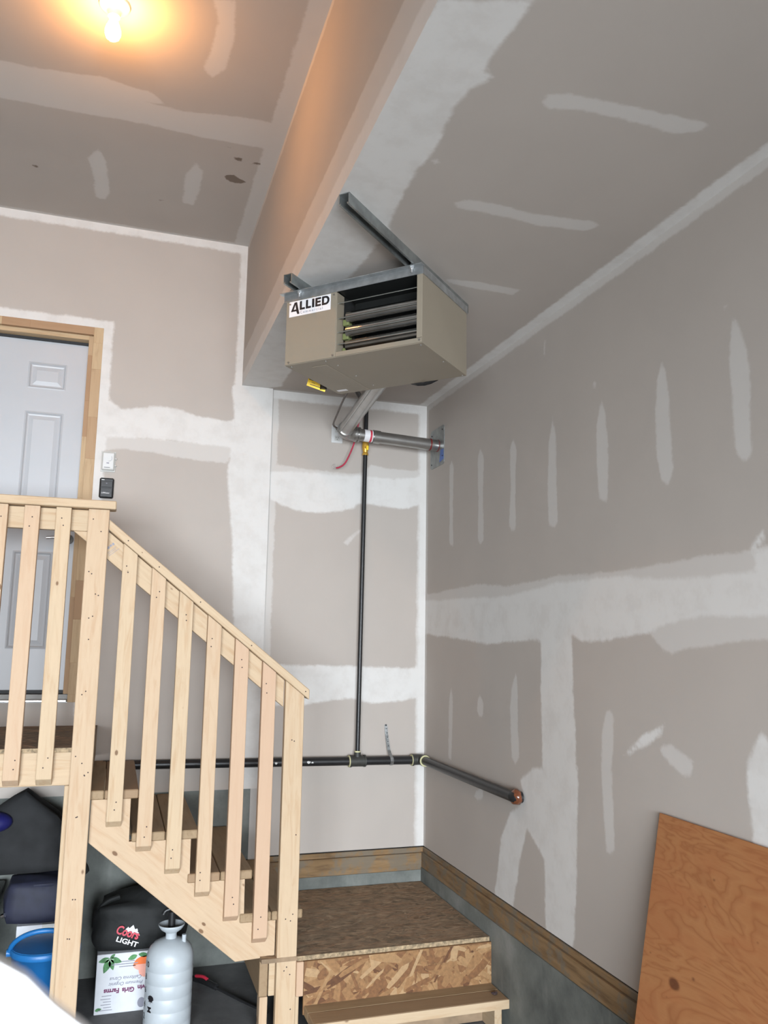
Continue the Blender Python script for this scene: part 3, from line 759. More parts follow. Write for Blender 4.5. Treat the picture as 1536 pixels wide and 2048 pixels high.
for po, xc, zs in ((posts[0], -0.1015, (2.26, 2.20, 2.02, 1.92, 1.83, 1.72, 1.50, 1.24, 1.21, 1.17, 1.15, 0.98, 0.66, 0.50)), (posts[1], 0.8125, (1.28, 0.86, 0.525, 0.50, 0.30, 0.28, 0.14))):
    for zz in zs:
        for k in range(rng.choice((1, 2))): nail(xc + rng.uniform(-0.028, 0.028), zz + rng.uniform(-0.01, 0.01), po)
for xx in (0.03, 0.17, 0.36, 0.60, 0.86): nail(xx, 2.234 - 0.8 * (xx + 0.053), [o for o in rl.children if o.name.startswith('handrail')][0], 3.822)
# lumber stamp on the sloping plate
S_ = Vector((0.8, 0, -0.64)).normalized()
st_up = Vector((0.64, 0, 0.8)).normalized()
for du, dv, w, h in ((0.0, 0.030, 0.010, 0.010), (0.013, 0.029, 0.012, 0.011), (0.028, 0.031, 0.010, 0.009), (0.041, 0.030, 0.009, 0.010), (0.002, 0.016, 0.045, 0.0016), (0.002, 0.010, 0.040, 0.0016), (0.0, 0.002, 0.055, 0.0018)):
    flat_shape('stamp_mark', [(du, dv), (du + w, dv), (du + w, dv + h), (du, dv + h)], Vector((-0.046, YR1 - 0.0001, 2.098)), (0.74, 0, 0.62), (-0.62, 0, 0.74), 'grey', rl, 0.0003)

# ------------------------------------------------------------------ corner platform and bottom step
cp = thing('corner_platform', (1.3, 4.3, 0), 'low square sheathing platform in the corner at the foot of the stairs', 'platform')
box('deck_sheet', 0.700, XR - 0.028, 3.830, YD - 0.004, 0.332, 0.350, 'osbtop', cp)
strands('deck_strands', cp, Matrix.Translation(((0.700 + XR - 0.028) / 2, (3.830 + YD - 0.004) / 2, 0.350)), XR - 0.730, YD - 3.836, 1500, ['wos0', 'wos1', 'wos2', 'osbtop'], [2, 3, 3, 3], 4, (0.05, 0.16), (0.008, 0.026), 0.5)
board('deck_edge', (0.860, 3.8275, 0.341), (XR - 0.028, 3.8275, 0.341), 0.019, 0.005, (0, 0, 1), 'osbedge', cp, 0)
ri = box('riser_sheet', 0.888, XR - 0.025, 3.812, 3.8245, 0.112, 0.331, 'osb', cp)
RX = Matrix((Vector((1, 0, 0)), Vector((0, 0, 1)), Vector((0, -1, 0)))).transposed().to_4x4()
RX.translation = Vector(((0.888 + XR - 0.025) / 2, 3.812, 0.2215))
strands('riser_strands', cp, RX, XR - 0.915, 0.217, 330, ['osb0', 'osb1', 'osb2', 'osb3', 'osb4'], [1.6, 4, 4, 3, 1.0], 9, (0.05, 0.20), (0.010, 0.042), 0.9)
board('frame_joist', (0.719, 3.872, 0.256), (0.719, 4.760, 0.256), 0.150, 0.038, (0, 0, 1), 'tread', cp)
board('frame_joist', (0.742, 3.891, 0.256), (0.885, 3.891, 0.256), 0.150, 0.038, (0, 0, 1), 'pine', cp)
board('frame_joist', (0.742, 4.740, 0.256), (1.790, 4.740, 0.256), 0.150, 0.038, (0, 0, 1), 'pine', cp)
board('cleat', (0.871, 3.850, 0.188), (0.871, 3.850, 0.330), 0.032, 0.075, (1, 0, 0), 'pine', cp)
board('leg', (0.722, 3.900, 0.0), (0.722, 3.900, 0.180), 0.036, 0.060, (1, 0, 0), 'pine', cp)
board('leg', (0.866, 3.862, 0.0), (0.866, 3.862, 0.180), 0.018, 0.040, (1, 0, 0), 'pine', cp)
board('leg', (1.770, 3.870, 0.0), (1.770, 3.870, 0.180), 0.036, 0.060, (1, 0, 0), 'pine', cp)
board('leg', (1.770, 4.700, 0.0), (1.770, 4.700, 0.180), 0.036, 0.060, (1, 0, 0), 'pine', cp)
bs = thing('bottom_step', (1.35, 3.73, 0), 'lowest wooden step of two planks in front of the corner platform', 'step')
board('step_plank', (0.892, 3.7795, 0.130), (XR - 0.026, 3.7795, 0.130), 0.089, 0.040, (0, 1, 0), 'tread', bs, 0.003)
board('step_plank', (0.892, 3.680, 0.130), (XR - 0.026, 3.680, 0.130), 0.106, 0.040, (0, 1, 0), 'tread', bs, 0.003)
board('step_edge', (0.892, 3.625, 0.130), (XR - 0.026, 3.625, 0.130), 0.038, 0.003, (0, 0, 1), 'pine', bs, 0)
for x in (0.930, 1.755):
    board('step_support', (x, 3.650, 0.055), (x, 3.800, 0.055), 0.108, 0.036, (0, 0, 1), 'pine', bs)
board('step_back', (0.952, 3.785, 0.055), (1.735, 3.785, 0.055), 0.100, 0.012, (0, 0, 1), 'osbtop', bs, 0)
sc_ = bmesh.new(); bmesh.ops.create_icosphere(sc_, subdivisions=2, radius=0.011)
for v in sc_.verts: v.co = Vector((v.co.x * 1.3, v.co.y, v.co.z * 0.55)) * random.uniform(0.7, 1.25)
tag(mesh_obj('dried_leaf', sc_, 'scrap', None, Matrix.Translation((1.755, 3.688, 0.156))), 'small dark crumpled scrap lying on the bottom step by the concrete', 'scrap')

# ------------------------------------------------------------------ plywood sheet leaning on the right wall
top = Vector((XR - 0.003, 0, 1.176)); bot = Vector((1.597, 0, 0.0))
zdir = (top - bot).normalized(); ydir = Vector((0, 1, 0)); nrm = zdir.cross(ydir)      # points into wall side or room
Mw = Matrix((ydir, zdir, ydir.cross(zdir))).transposed().to_4x4()
hh = (top - bot).length / 2
if Mw.col[2].x > 0: off = -0.0
Mw.translation = (top + bot) / 2 + Vector((0, 2.491 - 0.61, 0.0))
ps = mesh_obj('plywood_sheet', box_bm(-0.61, 0.61, -hh, hh, -0.013, -0.001, 0.001), 'ply', None, Mw)
tag(ps, 'reddish brown knotty plywood sheet leaning against the right wall', 'plywood sheet')

# ------------------------------------------------------------------ unit heater hung in the corner
UA = math.radians(-46.07)
HM = Matrix.Translation((0.612, 3.300, 2.883)) @ Matrix.Rotation(UA, 4, 'Z')
ht = bpy.data.objects.new('unit_heater', None); COL.objects.link(ht); place(ht, HM)
tag(ht, 'taupe box-shaped gas unit heater hung below the low ceiling', 'heater')
HW, HD, HH = 0.641, 0.445, 0.297
def hbox(name, x0, x1, y0, y1, z0, z1, mat, parent=None, bev=0.0):
    c = Vector(((x0 + x1) / 2, (y0 + y1) / 2, (z0 + z1) / 2)); a, b, d = (x1 - x0) / 2, (y1 - y0) / 2, (z1 - z0) / 2
    return mesh_obj(name, box_bm(-a, a, -b, b, -d, d, bev), mat, parent or ht, HM @ Matrix.Translation(c))
H3 = lambda x, y, z: HM @ Vector((x, y, z))
UX = (HM.to_3x3() @ Vector((1, 0, 0))); UV = (HM.to_3x3() @ Vector((0, 1, 0)))
hbox('side_panel', 0, 0.003, 0.002, HD, 0, HH, 'beige')
hbox('side_panel', HW - 0.003, HW, 0.0, HD, 0, HH, 'beige')
hbox('bottom_panel', 0.003, HW - 0.003, 0.002, HD, 0, 0.003, 'beige')
hbox('back_panel', 0.003, HW - 0.003, HD - 0.003, HD, 0.003, HH, 'beige')
hbox('top_panel', 0, HW, 0.0, HD, HH, HH + 0.003, 'galv')
hbox('control_panel', 0, 0.248, -0.003, 0.001, 0.002, HH - 0.004, 'beige', None, 0.001)
hbox('grille_frame', 0.249, HW, -0.003, 0.001, 0.002, 0.022, 'beige', None, 0.001)
hbox('grille_frame', 0.617, HW, -0.003, 0.001, 0.023, HH - 0.004, 'beige', None, 0.001)
hbox('grille_frame', 0.248, 0.251, 0.0, 0.055, 0.022, 0.28, 'beige')
hbox('access_strip', 0.095, 0.168, 0.060, HD - 0.008, -0.002, 0.0, 'beige', None, 0.0008)
br_ = hbox('hanging_bracket', -0.012, HW + 0.004, -0.006, -0.003, 0.281, 0.314, 'galv')
hbox('bracket_flange', -0.022, HW + 0.008, -0.030, -0.003, 0.3115, 0.3145, 'galv', br_)
b2 = hbox('hanging_bracket', HW + 0.001, HW + 0.004, 0.0, HD, 0.283, 0.3145, 'galv')
hbox('hanging_bracket', -0.004, -0.001, 0.0, HD, 0.283, 0.3145, 'galv')
hbox('heat_chamber', 0.252, 0.636, 0.145, HD - 0.03, 0.010, 0.292, 'inside')
hbox('chamber_liner', 0.252, 0.636, 0.010, 0.145, 0.004, 0.008, 'inside')
hbox('chamber_liner', 0.252, 0.636, 0.010, 0.145, 0.284, 0.292, 'inside')
hbox('chamber_liner', 0.630, 0.637, 0.004, 0.145, 0.008, 0.284, 'inside')
for z in (0.183, 0.121, 0.060):
    cyl('exchanger_tube', H3(0.275, 0.052, z), H3(0.628, 0.052, z), 0.0255, 'tube', ht, 20)
for z in (0.238, 0.172, 0.112, 0.061):
    o = hbox('grille_slat', 0.251, 0.618, -0.007, 0.007, -0.0012, 0.0012, 'slat')
    place(o, HM @ Matrix.Translation((0.4345, 0.014, z)) @ Matrix.Rotation(math.radians(32), 4, 'X'), ht)
for z in (0.165, 0.105, 0.043):
    hbox('burner_block', 0.254, 0.282, 0.040, 0.075, z - 0.016, z + 0.010, 'green', None, 0.003)
for x, z in ((0.020, 0.011), (0.237, 0.010), (0.630, 0.013), (0.020, 0.268), (0.237, 0.272)):
    cyl('screw_head', H3(x, -0.003, z), H3(x, -0.006, z), 0.0042, 'screw', ht, 10)
for x, y in ((0.208, 0.087), (0.208, 0.239), (0.212, 0.388), (0.625, 0.235), (0.627, 0.432), (0.625, 0.020), (0.02, 0.02), (0.19, 0.02)):
    cyl('screw_head', H3(x, y, 0.0), H3(x, y, -0.003), 0.0042, 'screw', ht, 10)
sk = hbox('brand_label', 0.015, 0.221, -0.0042, -0.003, 0.2105, 0.2785, 'sticker')
YT = -0.0043
def on_front(name, pts, mat): return flat_shape(name, pts, H3(0.015, YT, 0.2105), UX, (0, 0, 1), mat, sk, 0.0004)
on_front('letter', [(0.0085, 0.0225), (0.0265, 0.0625), (0.0385, 0.0625), (0.0520, 0.0085), (0.0415, 0.0085), (0.0360, 0.0225)], 'ink')
flat_shape('letter_counter', [(0.0235, 0.0305), (0.0310, 0.0500), (0.0345, 0.0305)], H3(0.015, YT - 0.0004, 0.2105), UX, (0, 0, 1), 'sticker', sk, 0.0003)
def block_letters(x, glyphs, z0, h, gap):
    for g, w in glyphs:
        s = 0.0105
        if g == 'L': P_ = [(0, 0), (w, 0), (w, s * 0.85), (s, s * 0.85), (s, h), (0, h)]
        elif g == 'I': P_ = [(0, 0), (w, 0), (w, h), (0, h)]
        elif g == 'E': P_ = [(0, 0), (w, 0), (w, s * .8), (s, s * .8), (s, h * .40), (w * .93, h * .40), (w * .93, h * .62), (s, h * .62), (s, h - s * .8), (w, h - s * .8), (w, h), (0, h)]
        elif g == 'D':
            P_ = [(0, 0), (w * .5, 0)] + [(w * .5 + w * .5 * math.sin(t), h / 2 - h / 2 * math.cos(t)) for t in [math.pi * k / 10 for k in range(1, 10)]] + [(w * .5, h), (0, h)]
        on_front('letter', [(x + a, z0 + b) for a, b in P_], 'ink')
        if g == 'D':
            q = [(s, s * .85), (w * .5, s * .85)] + [(w * .5 + (w * .5 - s) * math.sin(t), h / 2 - (h / 2 - s * .85) * math.cos(t)) for t in [math.pi * k / 8 for k in range(1, 8)]] + [(w * .5, h - s * .85), (s, h - s * .85)]
            flat_shape('letter_counter', [(x + a, z0 + b) for a, b in q], H3(0.015, YT - 0.0004, 0.2105), UX, (0, 0, 1), 'sticker', sk, 0.0003)
        x += w + gap
block_letters(0.0530, [('L', 0.026), ('L', 0.026), ('I', 0.0115), ('E', 0.028), ('D', 0.037)], 0.0245, 0.0385, 0.0048)
lettering('lettering', 'Commercial', 0.0165, H3(0.0700, YT - 0.0003, 0.2185), UX, (0, 0, 1), 'grey', sk, extrude=0.0003, spacing=1.42)
# fan guard behind the cabinet and side gas connection
g_ = bmesh.new(); seg = 28
for rr, yy, tr in ((0.141, 0.020, 0.006), (0.110, 0.038, 0.003), (0.07, 0.042, 0.003), (0.141, 0.006, 0.006)):
    vs = [[g_.verts.new(((rr + tr * math.cos(q * math.pi / 3)) * math.cos(2 * math.pi * k / seg), yy + tr * math.sin(q * math.pi / 3), (rr + tr * math.cos(q * math.pi / 3)) * math.sin(2 * math.pi * k / seg))) for q in range(6)] for k in range(seg)]
    for k in range(seg):
        for q in range(6): g_.faces.new((vs[k][q], vs[k][(q + 1) % 6], vs[(k + 1) % seg][(q + 1) % 6], vs[(k + 1) % seg][q]))
mesh_obj('fan_guard', g_, 'bplastic', ht, HM @ Matrix.Translation((0.430, HD, 0.136)))
cyl('gas_inlet', H3(0.0, 0.372, 0.075), H3(-0.045, 0.372, 0.075), 0.014, 'black', ht, 14)
cyl('drip_leg', H3(-0.045, 0.372, 0.090), H3(-0.045, 0.372, 0.008), 0.0165, 'black', ht, 14)
tg = flat_shape('warning_tag', [(-0.045, -0.014), (0.045, -0.019), (0.045, 0.019), (-0.045, 0.024)], H3(-0.068, 0.350, 0.026), (0.975, 0, -0.22), (0.16, -0.25, 0.95), 'yellow', ht, 0.0012)
for dx, dy, w, h in ((-0.030, 0.016, 0.022, 0.003), (-0.004, -0.006, 0.055, 0.003), (0.022, 0.008, 0.02, 0.003), (-0.018, 0.006, 0.018, 0.002)):
    flat_shape('tag_print', [(dx - w / 2, dy), (dx + w / 2, dy - 0.002), (dx + w / 2, dy + h - 0.002), (dx - w / 2, dy + h)], WM[tg.name] @ Vector((0, 0, 0.0012)), (0.975, 0, -0.22), (0.16, -0.25, 0.95), 'ink', tg, 0.0003)
flat_shape('rating_plate', [(0, 0), (0.05, 0), (0.05, 0.02), (0, 0.02)], H3(0.020, 0.405, -0.0012), UX, UV * -1, 'sticker', ht, 0.0008)

# ------------------------------------------------------------------ strut channels carrying the heater
def strut(u_, v0, v1, label):
    Mw = HM @ Matrix.Translation((u_, v0, ZL - 2.883))
    t = bpy.data.objects.new('strut_channel', None); COL.objects.link(t); place(t, Mw)
    tag(t, label, 'strut channel', 'galvanised channels above the heater')
    w, h, s, lip = 0.0205, 0.041, 0.0028, 0.008
    pr = [(-w, 0), (w, 0), (w, -h), (w - lip, -h), (w - lip, -h + 0.006), (w - lip + s, -h + 0.006), (w - lip + s, -h + s), (w - s, -h + s), (w - s, -s),
          (-w + s, -s), (-w + s, -h + s), (-w + lip - s, -h + s), (-w + lip - s, -h + 0.006), (-w + lip, -h + 0.006), (-w + lip, -h), (-w, -h)]
    bm = prism_bm(pr, 0, v1 - v0)
    mesh_obj('channel', bm, 'galvd', t, Mw)
    for vv in (-0.014, HD + 0.01):
        if v0 < vv < v1:
            cyl('bolt', Mw @ Vector((0, vv - v0, -0.030)), Mw @ Vector((0, vv - v0, -0.066)), 0.0045, 'alum', t, 10)
            cyl('nut', Mw @ Vector((0, vv - v0, -0.0445)), Mw @ Vector((0, vv - v0, -0.052)), 0.0085, 'alum', t, 6, sm=False)
    return t
strut(0.599, -0.533, 0.520, 'long galvanised channel reaching from heater top toward the bulkhead edge')
strut(0.070, -0.103, 0.520, 'short galvanised channel end above the brand label side of the heater')

# ------------------------------------------------------------------ vent pipe
vp = thing('vent_pipe', (1.215, 4.6, 2.965), 'stainless vent pipe elbowing from the heater through the right wall', 'vent pipe')
EL = Vector((1.215, 4.600, 2.962)); HB = H3(0.640 * 0.5, HD - 0.002, 0.147)
dF = (HB - EL).normalized(); dP = Vector((1, 0, -0.045)).normalized()
fl = cyl('flue_pipe', EL + dF * 0.085, HB, 0.041, 'vent', vp, 28)
sd_ = dF.cross(Vector((0, 0, 1))).normalized()
s0 = EL + dF * 0.10 + sd_ * 0.036 + Vector((0, 0, -0.022)); s1 = HB + sd_ * 0.036 + Vector((0, 0, -0.022)) - dF * 0.01
cyl('pipe_seam', s0, s1, 0.006, 'vent', fl, 8)
n_ = 9; arc = []
p0, p1 = EL + dF * 0.062, EL + dP * 0.075
for k in range(n_): 
    t = k / (n_ - 1); arc.append(p0 * (1 - t) ** 2 + EL * 2 * t * (1 - t) * 0.9 + EL * 0.2 * t * (1 - t) + p1 * t * t)
eb = tube('elbow', arc, 0.044, 'vent', vp, 24, 1, False)
for q, d, r in ((p0, dF, 0.047), (p0 + dF * 0.022, dF, 0.0455), (p1, dP, 0.047), (p1 + dP * 0.022, dP, 0.0445)):
    cyl('collar_ring', q - d * 0.006, q + d * 0.006, r, 'vent', vp, 24)
PE = EL + dP * (XR - EL.x)
cyl('vent_run', p1, PE, 0.036, 'vent', vp, 28)
q = EL + dP * 0.128
lb = cyl('pipe_label', q, q + dP * 0.052, 0.0368, 'sticker', vp, 28)
cyl('label_stripe', q + dP * 0.034, q + dP * 0.046, 0.0372, 'redp', lb, 28)
cyl('coupling', q + dP * 0.058, q + dP * 0.100, 0.0405, 'vent', vp, 28)
q2 = PE - dP * 0.055
cyl('sealant_ring', q2 - dP * 0.004, q2 + dP * 0.004, 0.0385, 'redtape', vp, 24)
cyl('sealant_ring', PE - dP * 0.006, PE - dP * 0.001, 0.0390, 'redtape', vp, 24)
def rrect(y0, y1, z0, z1, r, n=5):
    out = []
    for cy, cz, a0 in ((y1 - r, z1 - r, 0), (y0 + r, z1 - r, 90), (y0 + r, z0 + r, 180), (y1 - r, z0 + r, 270)):
        for k in range(n): a = math.radians(a0 + 90 * k / (n - 1)); out.append((cy + r * math.cos(a), cz + r * math.sin(a)))
    return out
pl_ = flat_shape('wall_plate', [(-(y - 4.607), z - 2.925) for y, z in rrect(4.495, 4.719, 2.803, 3.047, 0.022)], (XR, 4.607, 2.925), (0, -1, 0), (0, 0, 1), 'galvd', vp, 0.004)
for y, z in ((4.52, 3.02), (4.695, 3.015), (4.695, 2.83), (4.515, 2.855)):
    cyl('screw_head', (XR - 0.004, y, z), (XR - 0.007, y, z), 0.004, 'ink', pl_, 10)
flat_shape('tape_piece', [(-0.033, -0.04), (0.033, -0.030), (0.030, 0.035), (-0.018, 0.035)], (XR - 0.0041, 4.533, 2.862), (0, -1, 0), (0, 0, 1), 'bluet', pl_, 0.0008)

# ------------------------------------------------------------------ black gas pipe
gp = thing('gas_pipe', (1.39, 4.742, 1.04), 'black iron gas pipe running along both walls with a vertical riser', 'gas pipe')
ZP, RP = 1.045, 0.0245
XP, YP = XR - 0.040, 4.742
cyl('main_pipe', (-0.02, YP, ZP + 0.02), (XP - 0.02, YP, ZP - 0.003), RP, 'black', gp, 20)
cyl('side_pipe', (XP, YP - 0.02, ZP), (XP, 3.545, ZP), RP, 'black', gp, 20)
ebp = [Vector((XP - 0.055, YP, ZP - 0.002)), Vector((XP - 0.03, YP, ZP - 0.001)), Vector((XP - 0.008, YP - 0.008, ZP)), Vector((XP, YP - 0.03, ZP)), Vector((XP, YP - 0.055, ZP))]
tube('pipe_elbow', ebp, 0.0305, 'fit', gp, 16, 4)
for a, b in ((( XP - 0.060, YP, ZP - 0.002), (XP - 0.050, YP, ZP - 0.002)), ((XP, YP - 0.050, ZP), (XP, YP - 0.062, ZP))):
    cyl('elbow_band', a, b, 0.034, 'fit', gp, 18)
cyl('thread_dope', (XP - 0.0635, YP, ZP - 0.002), (XP - 0.059, YP, ZP - 0.002), 0.0325, 'dope', gp, 18)
cyl('thread_dope', (XP, YP - 0.061, ZP), (XP, YP - 0.0665, ZP), 0.0325, 'dope', gp, 18)
xr_ = 1.386
cyl('tee_fitting', (xr_ - 0.048, YP, ZP + 0.002), (xr_ + 0.048, YP, ZP + 0.001), 0.031, 'fit', gp, 20)
for s in (-1, 1): cyl('tee_band', (xr_ + s * 0.048, YP, ZP + 0.002), (xr_ + s * 0.038, YP, ZP + 0.002), 0.0345, 'fit', gp, 20)
cyl('thread_dope', (xr_ - 0.0535, YP, ZP + 0.002), (xr_ - 0.048, YP, ZP + 0.002), 0.0330, 'dope', gp, 18)
cyl('tee_outlet', (xr_, YP, ZP), (xr_, YP, ZP + 0.052), 0.0195, 'fit', gp, 18)
cyl('thread_dope', (xr_, YP, ZP + 0.052), (xr_, YP, ZP + 0.060), 0.0175, 'dope', gp, 16)
cyl('riser_pipe', (xr_, YP, ZP + 0.05), (1.402, 4.752, 3.150), 0.0136, 'black', gp, 18)
vz = 2.905
va = cyl('gas_valve', (1.400, 4.750, vz - 0.035), (1.400, 4.750, vz + 0.06), 0.019, 'brass', gp, 14, [(0.0185, 0), (0.0185, 0.012), (0.014, 0.018), (0.021, 0.045), (0.021, 0.06), (0.017, 0.095)])
cyl('valve_stem', (1.400, 4.750, vz + 0.012), (1.400, 4.715, vz + 0.012), 0.010, 'brass', va, 12)
box('valve_handle', 1.394, 1.408, 4.706, 4.712, vz - 0.010, vz + 0.018, 'yellow', va, 0.002)
tube('gas_offset', [(1.402, 4.752, 3.140), (1.400, 4.745, 3.168), (1.375, 4.70, 3.178), (1.15, 4.25, 3.178), (0.93, 3.80, 3.150), (0.86, 3.66, 3.03), (0.848, 3.605, 2.965)], 0.0136, 'black', gp, 12, 5)
# sealant collar where the side pipe turns into the wall
tube('pipe_end', [(XP, 3.560, ZP), (XP, 3.540, ZP), (XP + 0.010, 3.524, ZP), (XP + 0.034, 3.520, ZP)], RP, 'black', gp, 18, 4)
s_ = bmesh.new(); bmesh.ops.create_icosphere(s_, subdivisions=3, radius=0.036)
random.seed(5)
for v in s_.verts:
    k = 1 + 0.10 * math.sin(v.co.y * 190) * math.cos(v.co.z * 150 + v.co.x * 90)
    v.co = Vector((v.co.x * 0.75, v.co.y * 1.15, v.co.z * 0.98)) * k
mesh_obj('sealant_collar', s_, 'sealant', gp, Matrix.Translation((XP + 0.012, 3.535, ZP)), True)
for x, z, r in ((1.09, 1.052, 0.010), (1.115, 1.049, 0.006), (1.745, 1.045, 0.009), (0.905, 1.052, 0.008)):
    s_ = bmesh.new(); bmesh.ops.create_icosphere(s_, subdivisions=1, radius=r)
    for v in s_.verts: v.co = Vector((v.co.x * random.uniform(0.8, 1.7), v.co.y * 0.25, v.co.z * random.uniform(0.6, 1.1)))
    mesh_obj('compound_drip', s_, 'white', gp, Matrix.Translation((x, YP - RP - 0.0002, z)))

# perforated strap holding the pipe
ps_ = thing('pipe_strap', (1.585, YB, 1.24), 'perforated galvanised strap screwed to the wall and looped round the pipe', 'strap')
pts = [Vector((1.576, YB - 0.003, 1.245)), Vector((1.580, YB - 0.006, 1.190)), Vector((1.588, YB - 0.030, 1.100)), Vector((1.590, YP + 0.002, ZP + RP + 0.004)), Vector((1.592, YP - RP * 0.8, ZP + RP * 0.75)), Vector((1.593, YP - RP - 0.004, ZP)), Vector((1.593, YP - RP * 0.75, ZP - RP * 0.75)), Vector((1.593, YP, ZP - RP - 0.004))]
sb = bmesh.new(); hw = 0.0095; prev = None
for i, p in enumerate(pts):
    cur = [sb.verts.new(p - ps_.matrix_basis.translation + Vector((s * hw, o, 0))) for s in (-1, 1) for o in (0, 0.0015)]
    if prev:
        for a, b in ((0, 1), (1, 3), (3, 2), (2, 0)): sb.faces.new((prev[a], prev[b], cur[b], cur[a]))
    prev = cur
mesh_obj('strap_band', sb, 'strapm', ps_, WM[ps_.name])
for k in range(7):
    f = k / 6; p = pts[0].lerp(pts[2], f)
    cyl('strap_hole', p + Vector((0, -0.0012, 0)), p + Vector((0, 0.0004, 0)), 0.0028, 'ink', ps_, 8)
cyl('screw_head', pts[0] + Vector((0, -0.004, -0.004)), pts[0] + Vector((0, 0.001, -0.004)), 0.005, 'ink', ps_, 8)

# ------------------------------------------------------------------ outlet, cords, thermostat, opener console
ot = thing('wall_outlet', (1.229, YB, 2.998), 'white outlet box on the back wall behind the vent elbow', 'outlet')
box('cover_plate', 1.193, 1.265, YB - 0.008, YB - 0.0005, 2.943, 3.053, 'white', ot, 0.002)
for z in (2.972, 3.024):
    so = box('socket_face', 1.213, 1.245, YB - 0.0095, YB - 0.008, z - 0.016, z + 0.016, 'whiteg', ot, 0.0005)
    for dx in (-0.006, 0.006): box('slot', 1.229 + dx - 0.001, 1.229 + dx + 0.001, YB - 0.0099, YB - 0.0094, z - 0.001, z + 0.008, 'ink', so)
    cyl('ground_hole', (1.229, YB - 0.0094, z - 0.008), (1.229, YB - 0.0099, z - 0.008), 0.0025, 'ink', so, 8)
pc = tube('power_cord', [(1.229, YB - 0.012, 3.024), (1.215, YB - 0.05, 3.026), (1.165, YB - 0.16, 3.015), (1.135, 4.45, 3.02), (1.09, 4.10, 3.03), (1.06, 3.80, 3.01), (1.045, 3.60, 2.985), H3(0.26, HD, 0.06)], 0.0055, 'cord', None, 10, 6)
tag(pc, 'thin dark cord bowing from the heater back down to the outlet', 'cord')
rw = thing('control_wire', (1.33, 4.72, 3.0), 'loose red control wire dangling below the vent elbow', 'wire')
tube('wire_jacket', [(1.345, 4.68, 3.09), (1.335, 4.69, 3.05), (1.325, 4.70, 2.99), (1.315, 4.71, 2.93), (1.295, 4.715, 2.87), (1.265, 4.72, 2.805), (1.235, 4.72, 2.778), (1.208, 4.72, 2.768)], 0.0052, 'redwire', rw, 10, 6)
cyl('wire_core', (1.208, 4.72, 2.768), (1.196, 4.72, 2.766), 0.002, 'alum', rw, 8)
tube('wire_loop', [(1.200 + 0.012 * math.cos(a), 4.72, 2.780 + 0.012 * math.sin(a)) for a in [k * math.pi / 5 - 1.4 for k in range(10)]], 0.0012, 'alum', rw, 6, 3)

th = thing('thermostat', (-0.097, YD, 2.711), 'pale square-edged thermostat on the wall beside the door', 'thermostat')
box('base_plate', -0.136, -0.058, YD - 0.006, YD - 0.0005, 2.653, 2.769, 'whiteg', th, 0.001)
box('cover', -0.131, -0.063, YD - 0.024, YD - 0.006, 2.659, 2.763, 'whiteg', th, 0.005)
fa = box('face', -0.124, -0.070, YD - 0.0255, YD - 0.024, 2.668, 2.754, 'white', th, 0.0005)
tube('dial_arc', [(-0.095 + 0.017 * math.cos(a), YD - 0.0256, 2.727 + 0.017 * math.sin(a)) for a in [math.radians(-100 + 20 * k) for k in range(8)]], 0.0009, 'grey', fa, 6, 2)
box('indicator', -0.106, -0.092, YD - 0.0262, YD - 0.0252, 2.696, 2.702, 'grey', fa)
box('mark', -0.118, -0.086, YD - 0.0262, YD - 0.0252, 2.673, 2.6755, 'ink', fa)
for z in (2.688, 2.728): cyl('side_knob', (-0.064, YD - 0.012, z), (-0.052, YD - 0.012, z), 0.005, 'whiteg', th, 10)

oc = thing('opener_console', (-0.097, YD, 2.558), 'black garage door opener wall console with two buttons', 'console')
bm_ = bmesh.new()
box_bm(-0.038, 0.038, -0.011, 0.011, -0.0575, 0.0575, 0.007, bm_)
mesh_obj('body', bm_, 'bplastic', oc, Matrix.Translation((-0.097, YD - 0.0115, 2.558)))
box('push_bar', -0.128, -0.066, YD - 0.026, YD - 0.0225, 2.562, 2.596, 'bplastic', oc, 0.0015)
box('lower_cover', -0.128, -0.066, YD - 0.025, YD - 0.0225, 2.507, 2.557, 'bplastic', oc, 0.0015)
box('painted_glint', -0.125, -0.110, YD - 0.0235, YD - 0.0220, 2.601, 2.605, 'white', oc)  # white chip stands in for a reflection on the console's top left
box('button', -0.101, -0.094, YD - 0.0268, YD - 0.0258, 2.582, 2.585, 'grey', oc)
lettering('lettering', 'LiftMaster', 0.0105, (-0.122, YD - 0.0252, 2.526), (1, 0, 0), (0, 0, 1), 'sticker', oc, extrude=0.0003, bold=0.0001)

# ------------------------------------------------------------------ bare bulb on the raised ceiling
cl_ = thing('ceiling_light', (-0.15, 2.985, ZH), 'bare glowing bulb in a white porcelain holder on the high ceiling', 'light')
mb, nt_, bs_ = new_mat('glowing_bulb_glass')
bs_.inputs['Base Color'].default_value = (1, 0.9, 0.75, 1)
bs_.inputs['Emission Color'].default_value = (1.0, 0.44, 0.12, 1)
bs_.inputs['Emission Strength'].default_value = 370.0
MT['bulb'] = mb
cyl('lamp_holder', (-0.15, 2.985, ZH - 0.052), (-0.15, 2.985, ZH), 0.05, 'white', cl_, 28, [(0.022, 0), (0.024, 0.018), (0.030, 0.026), (0.046, 0.036), (0.056, 0.044), (0.057, 0.052)])
cyl('bulb', (-0.15, 2.985, ZH - 0.150), (-0.15, 2.985, ZH - 0.05), 0.03, 'bulb', cl_, 24, [(0.004, 0), (0.014, 0.003), (0.024, 0.012), (0.029, 0.026), (0.0295, 0.036), (0.026, 0.052), (0.019, 0.070), (0.0145, 0.084), (0.0135, 0.099)])

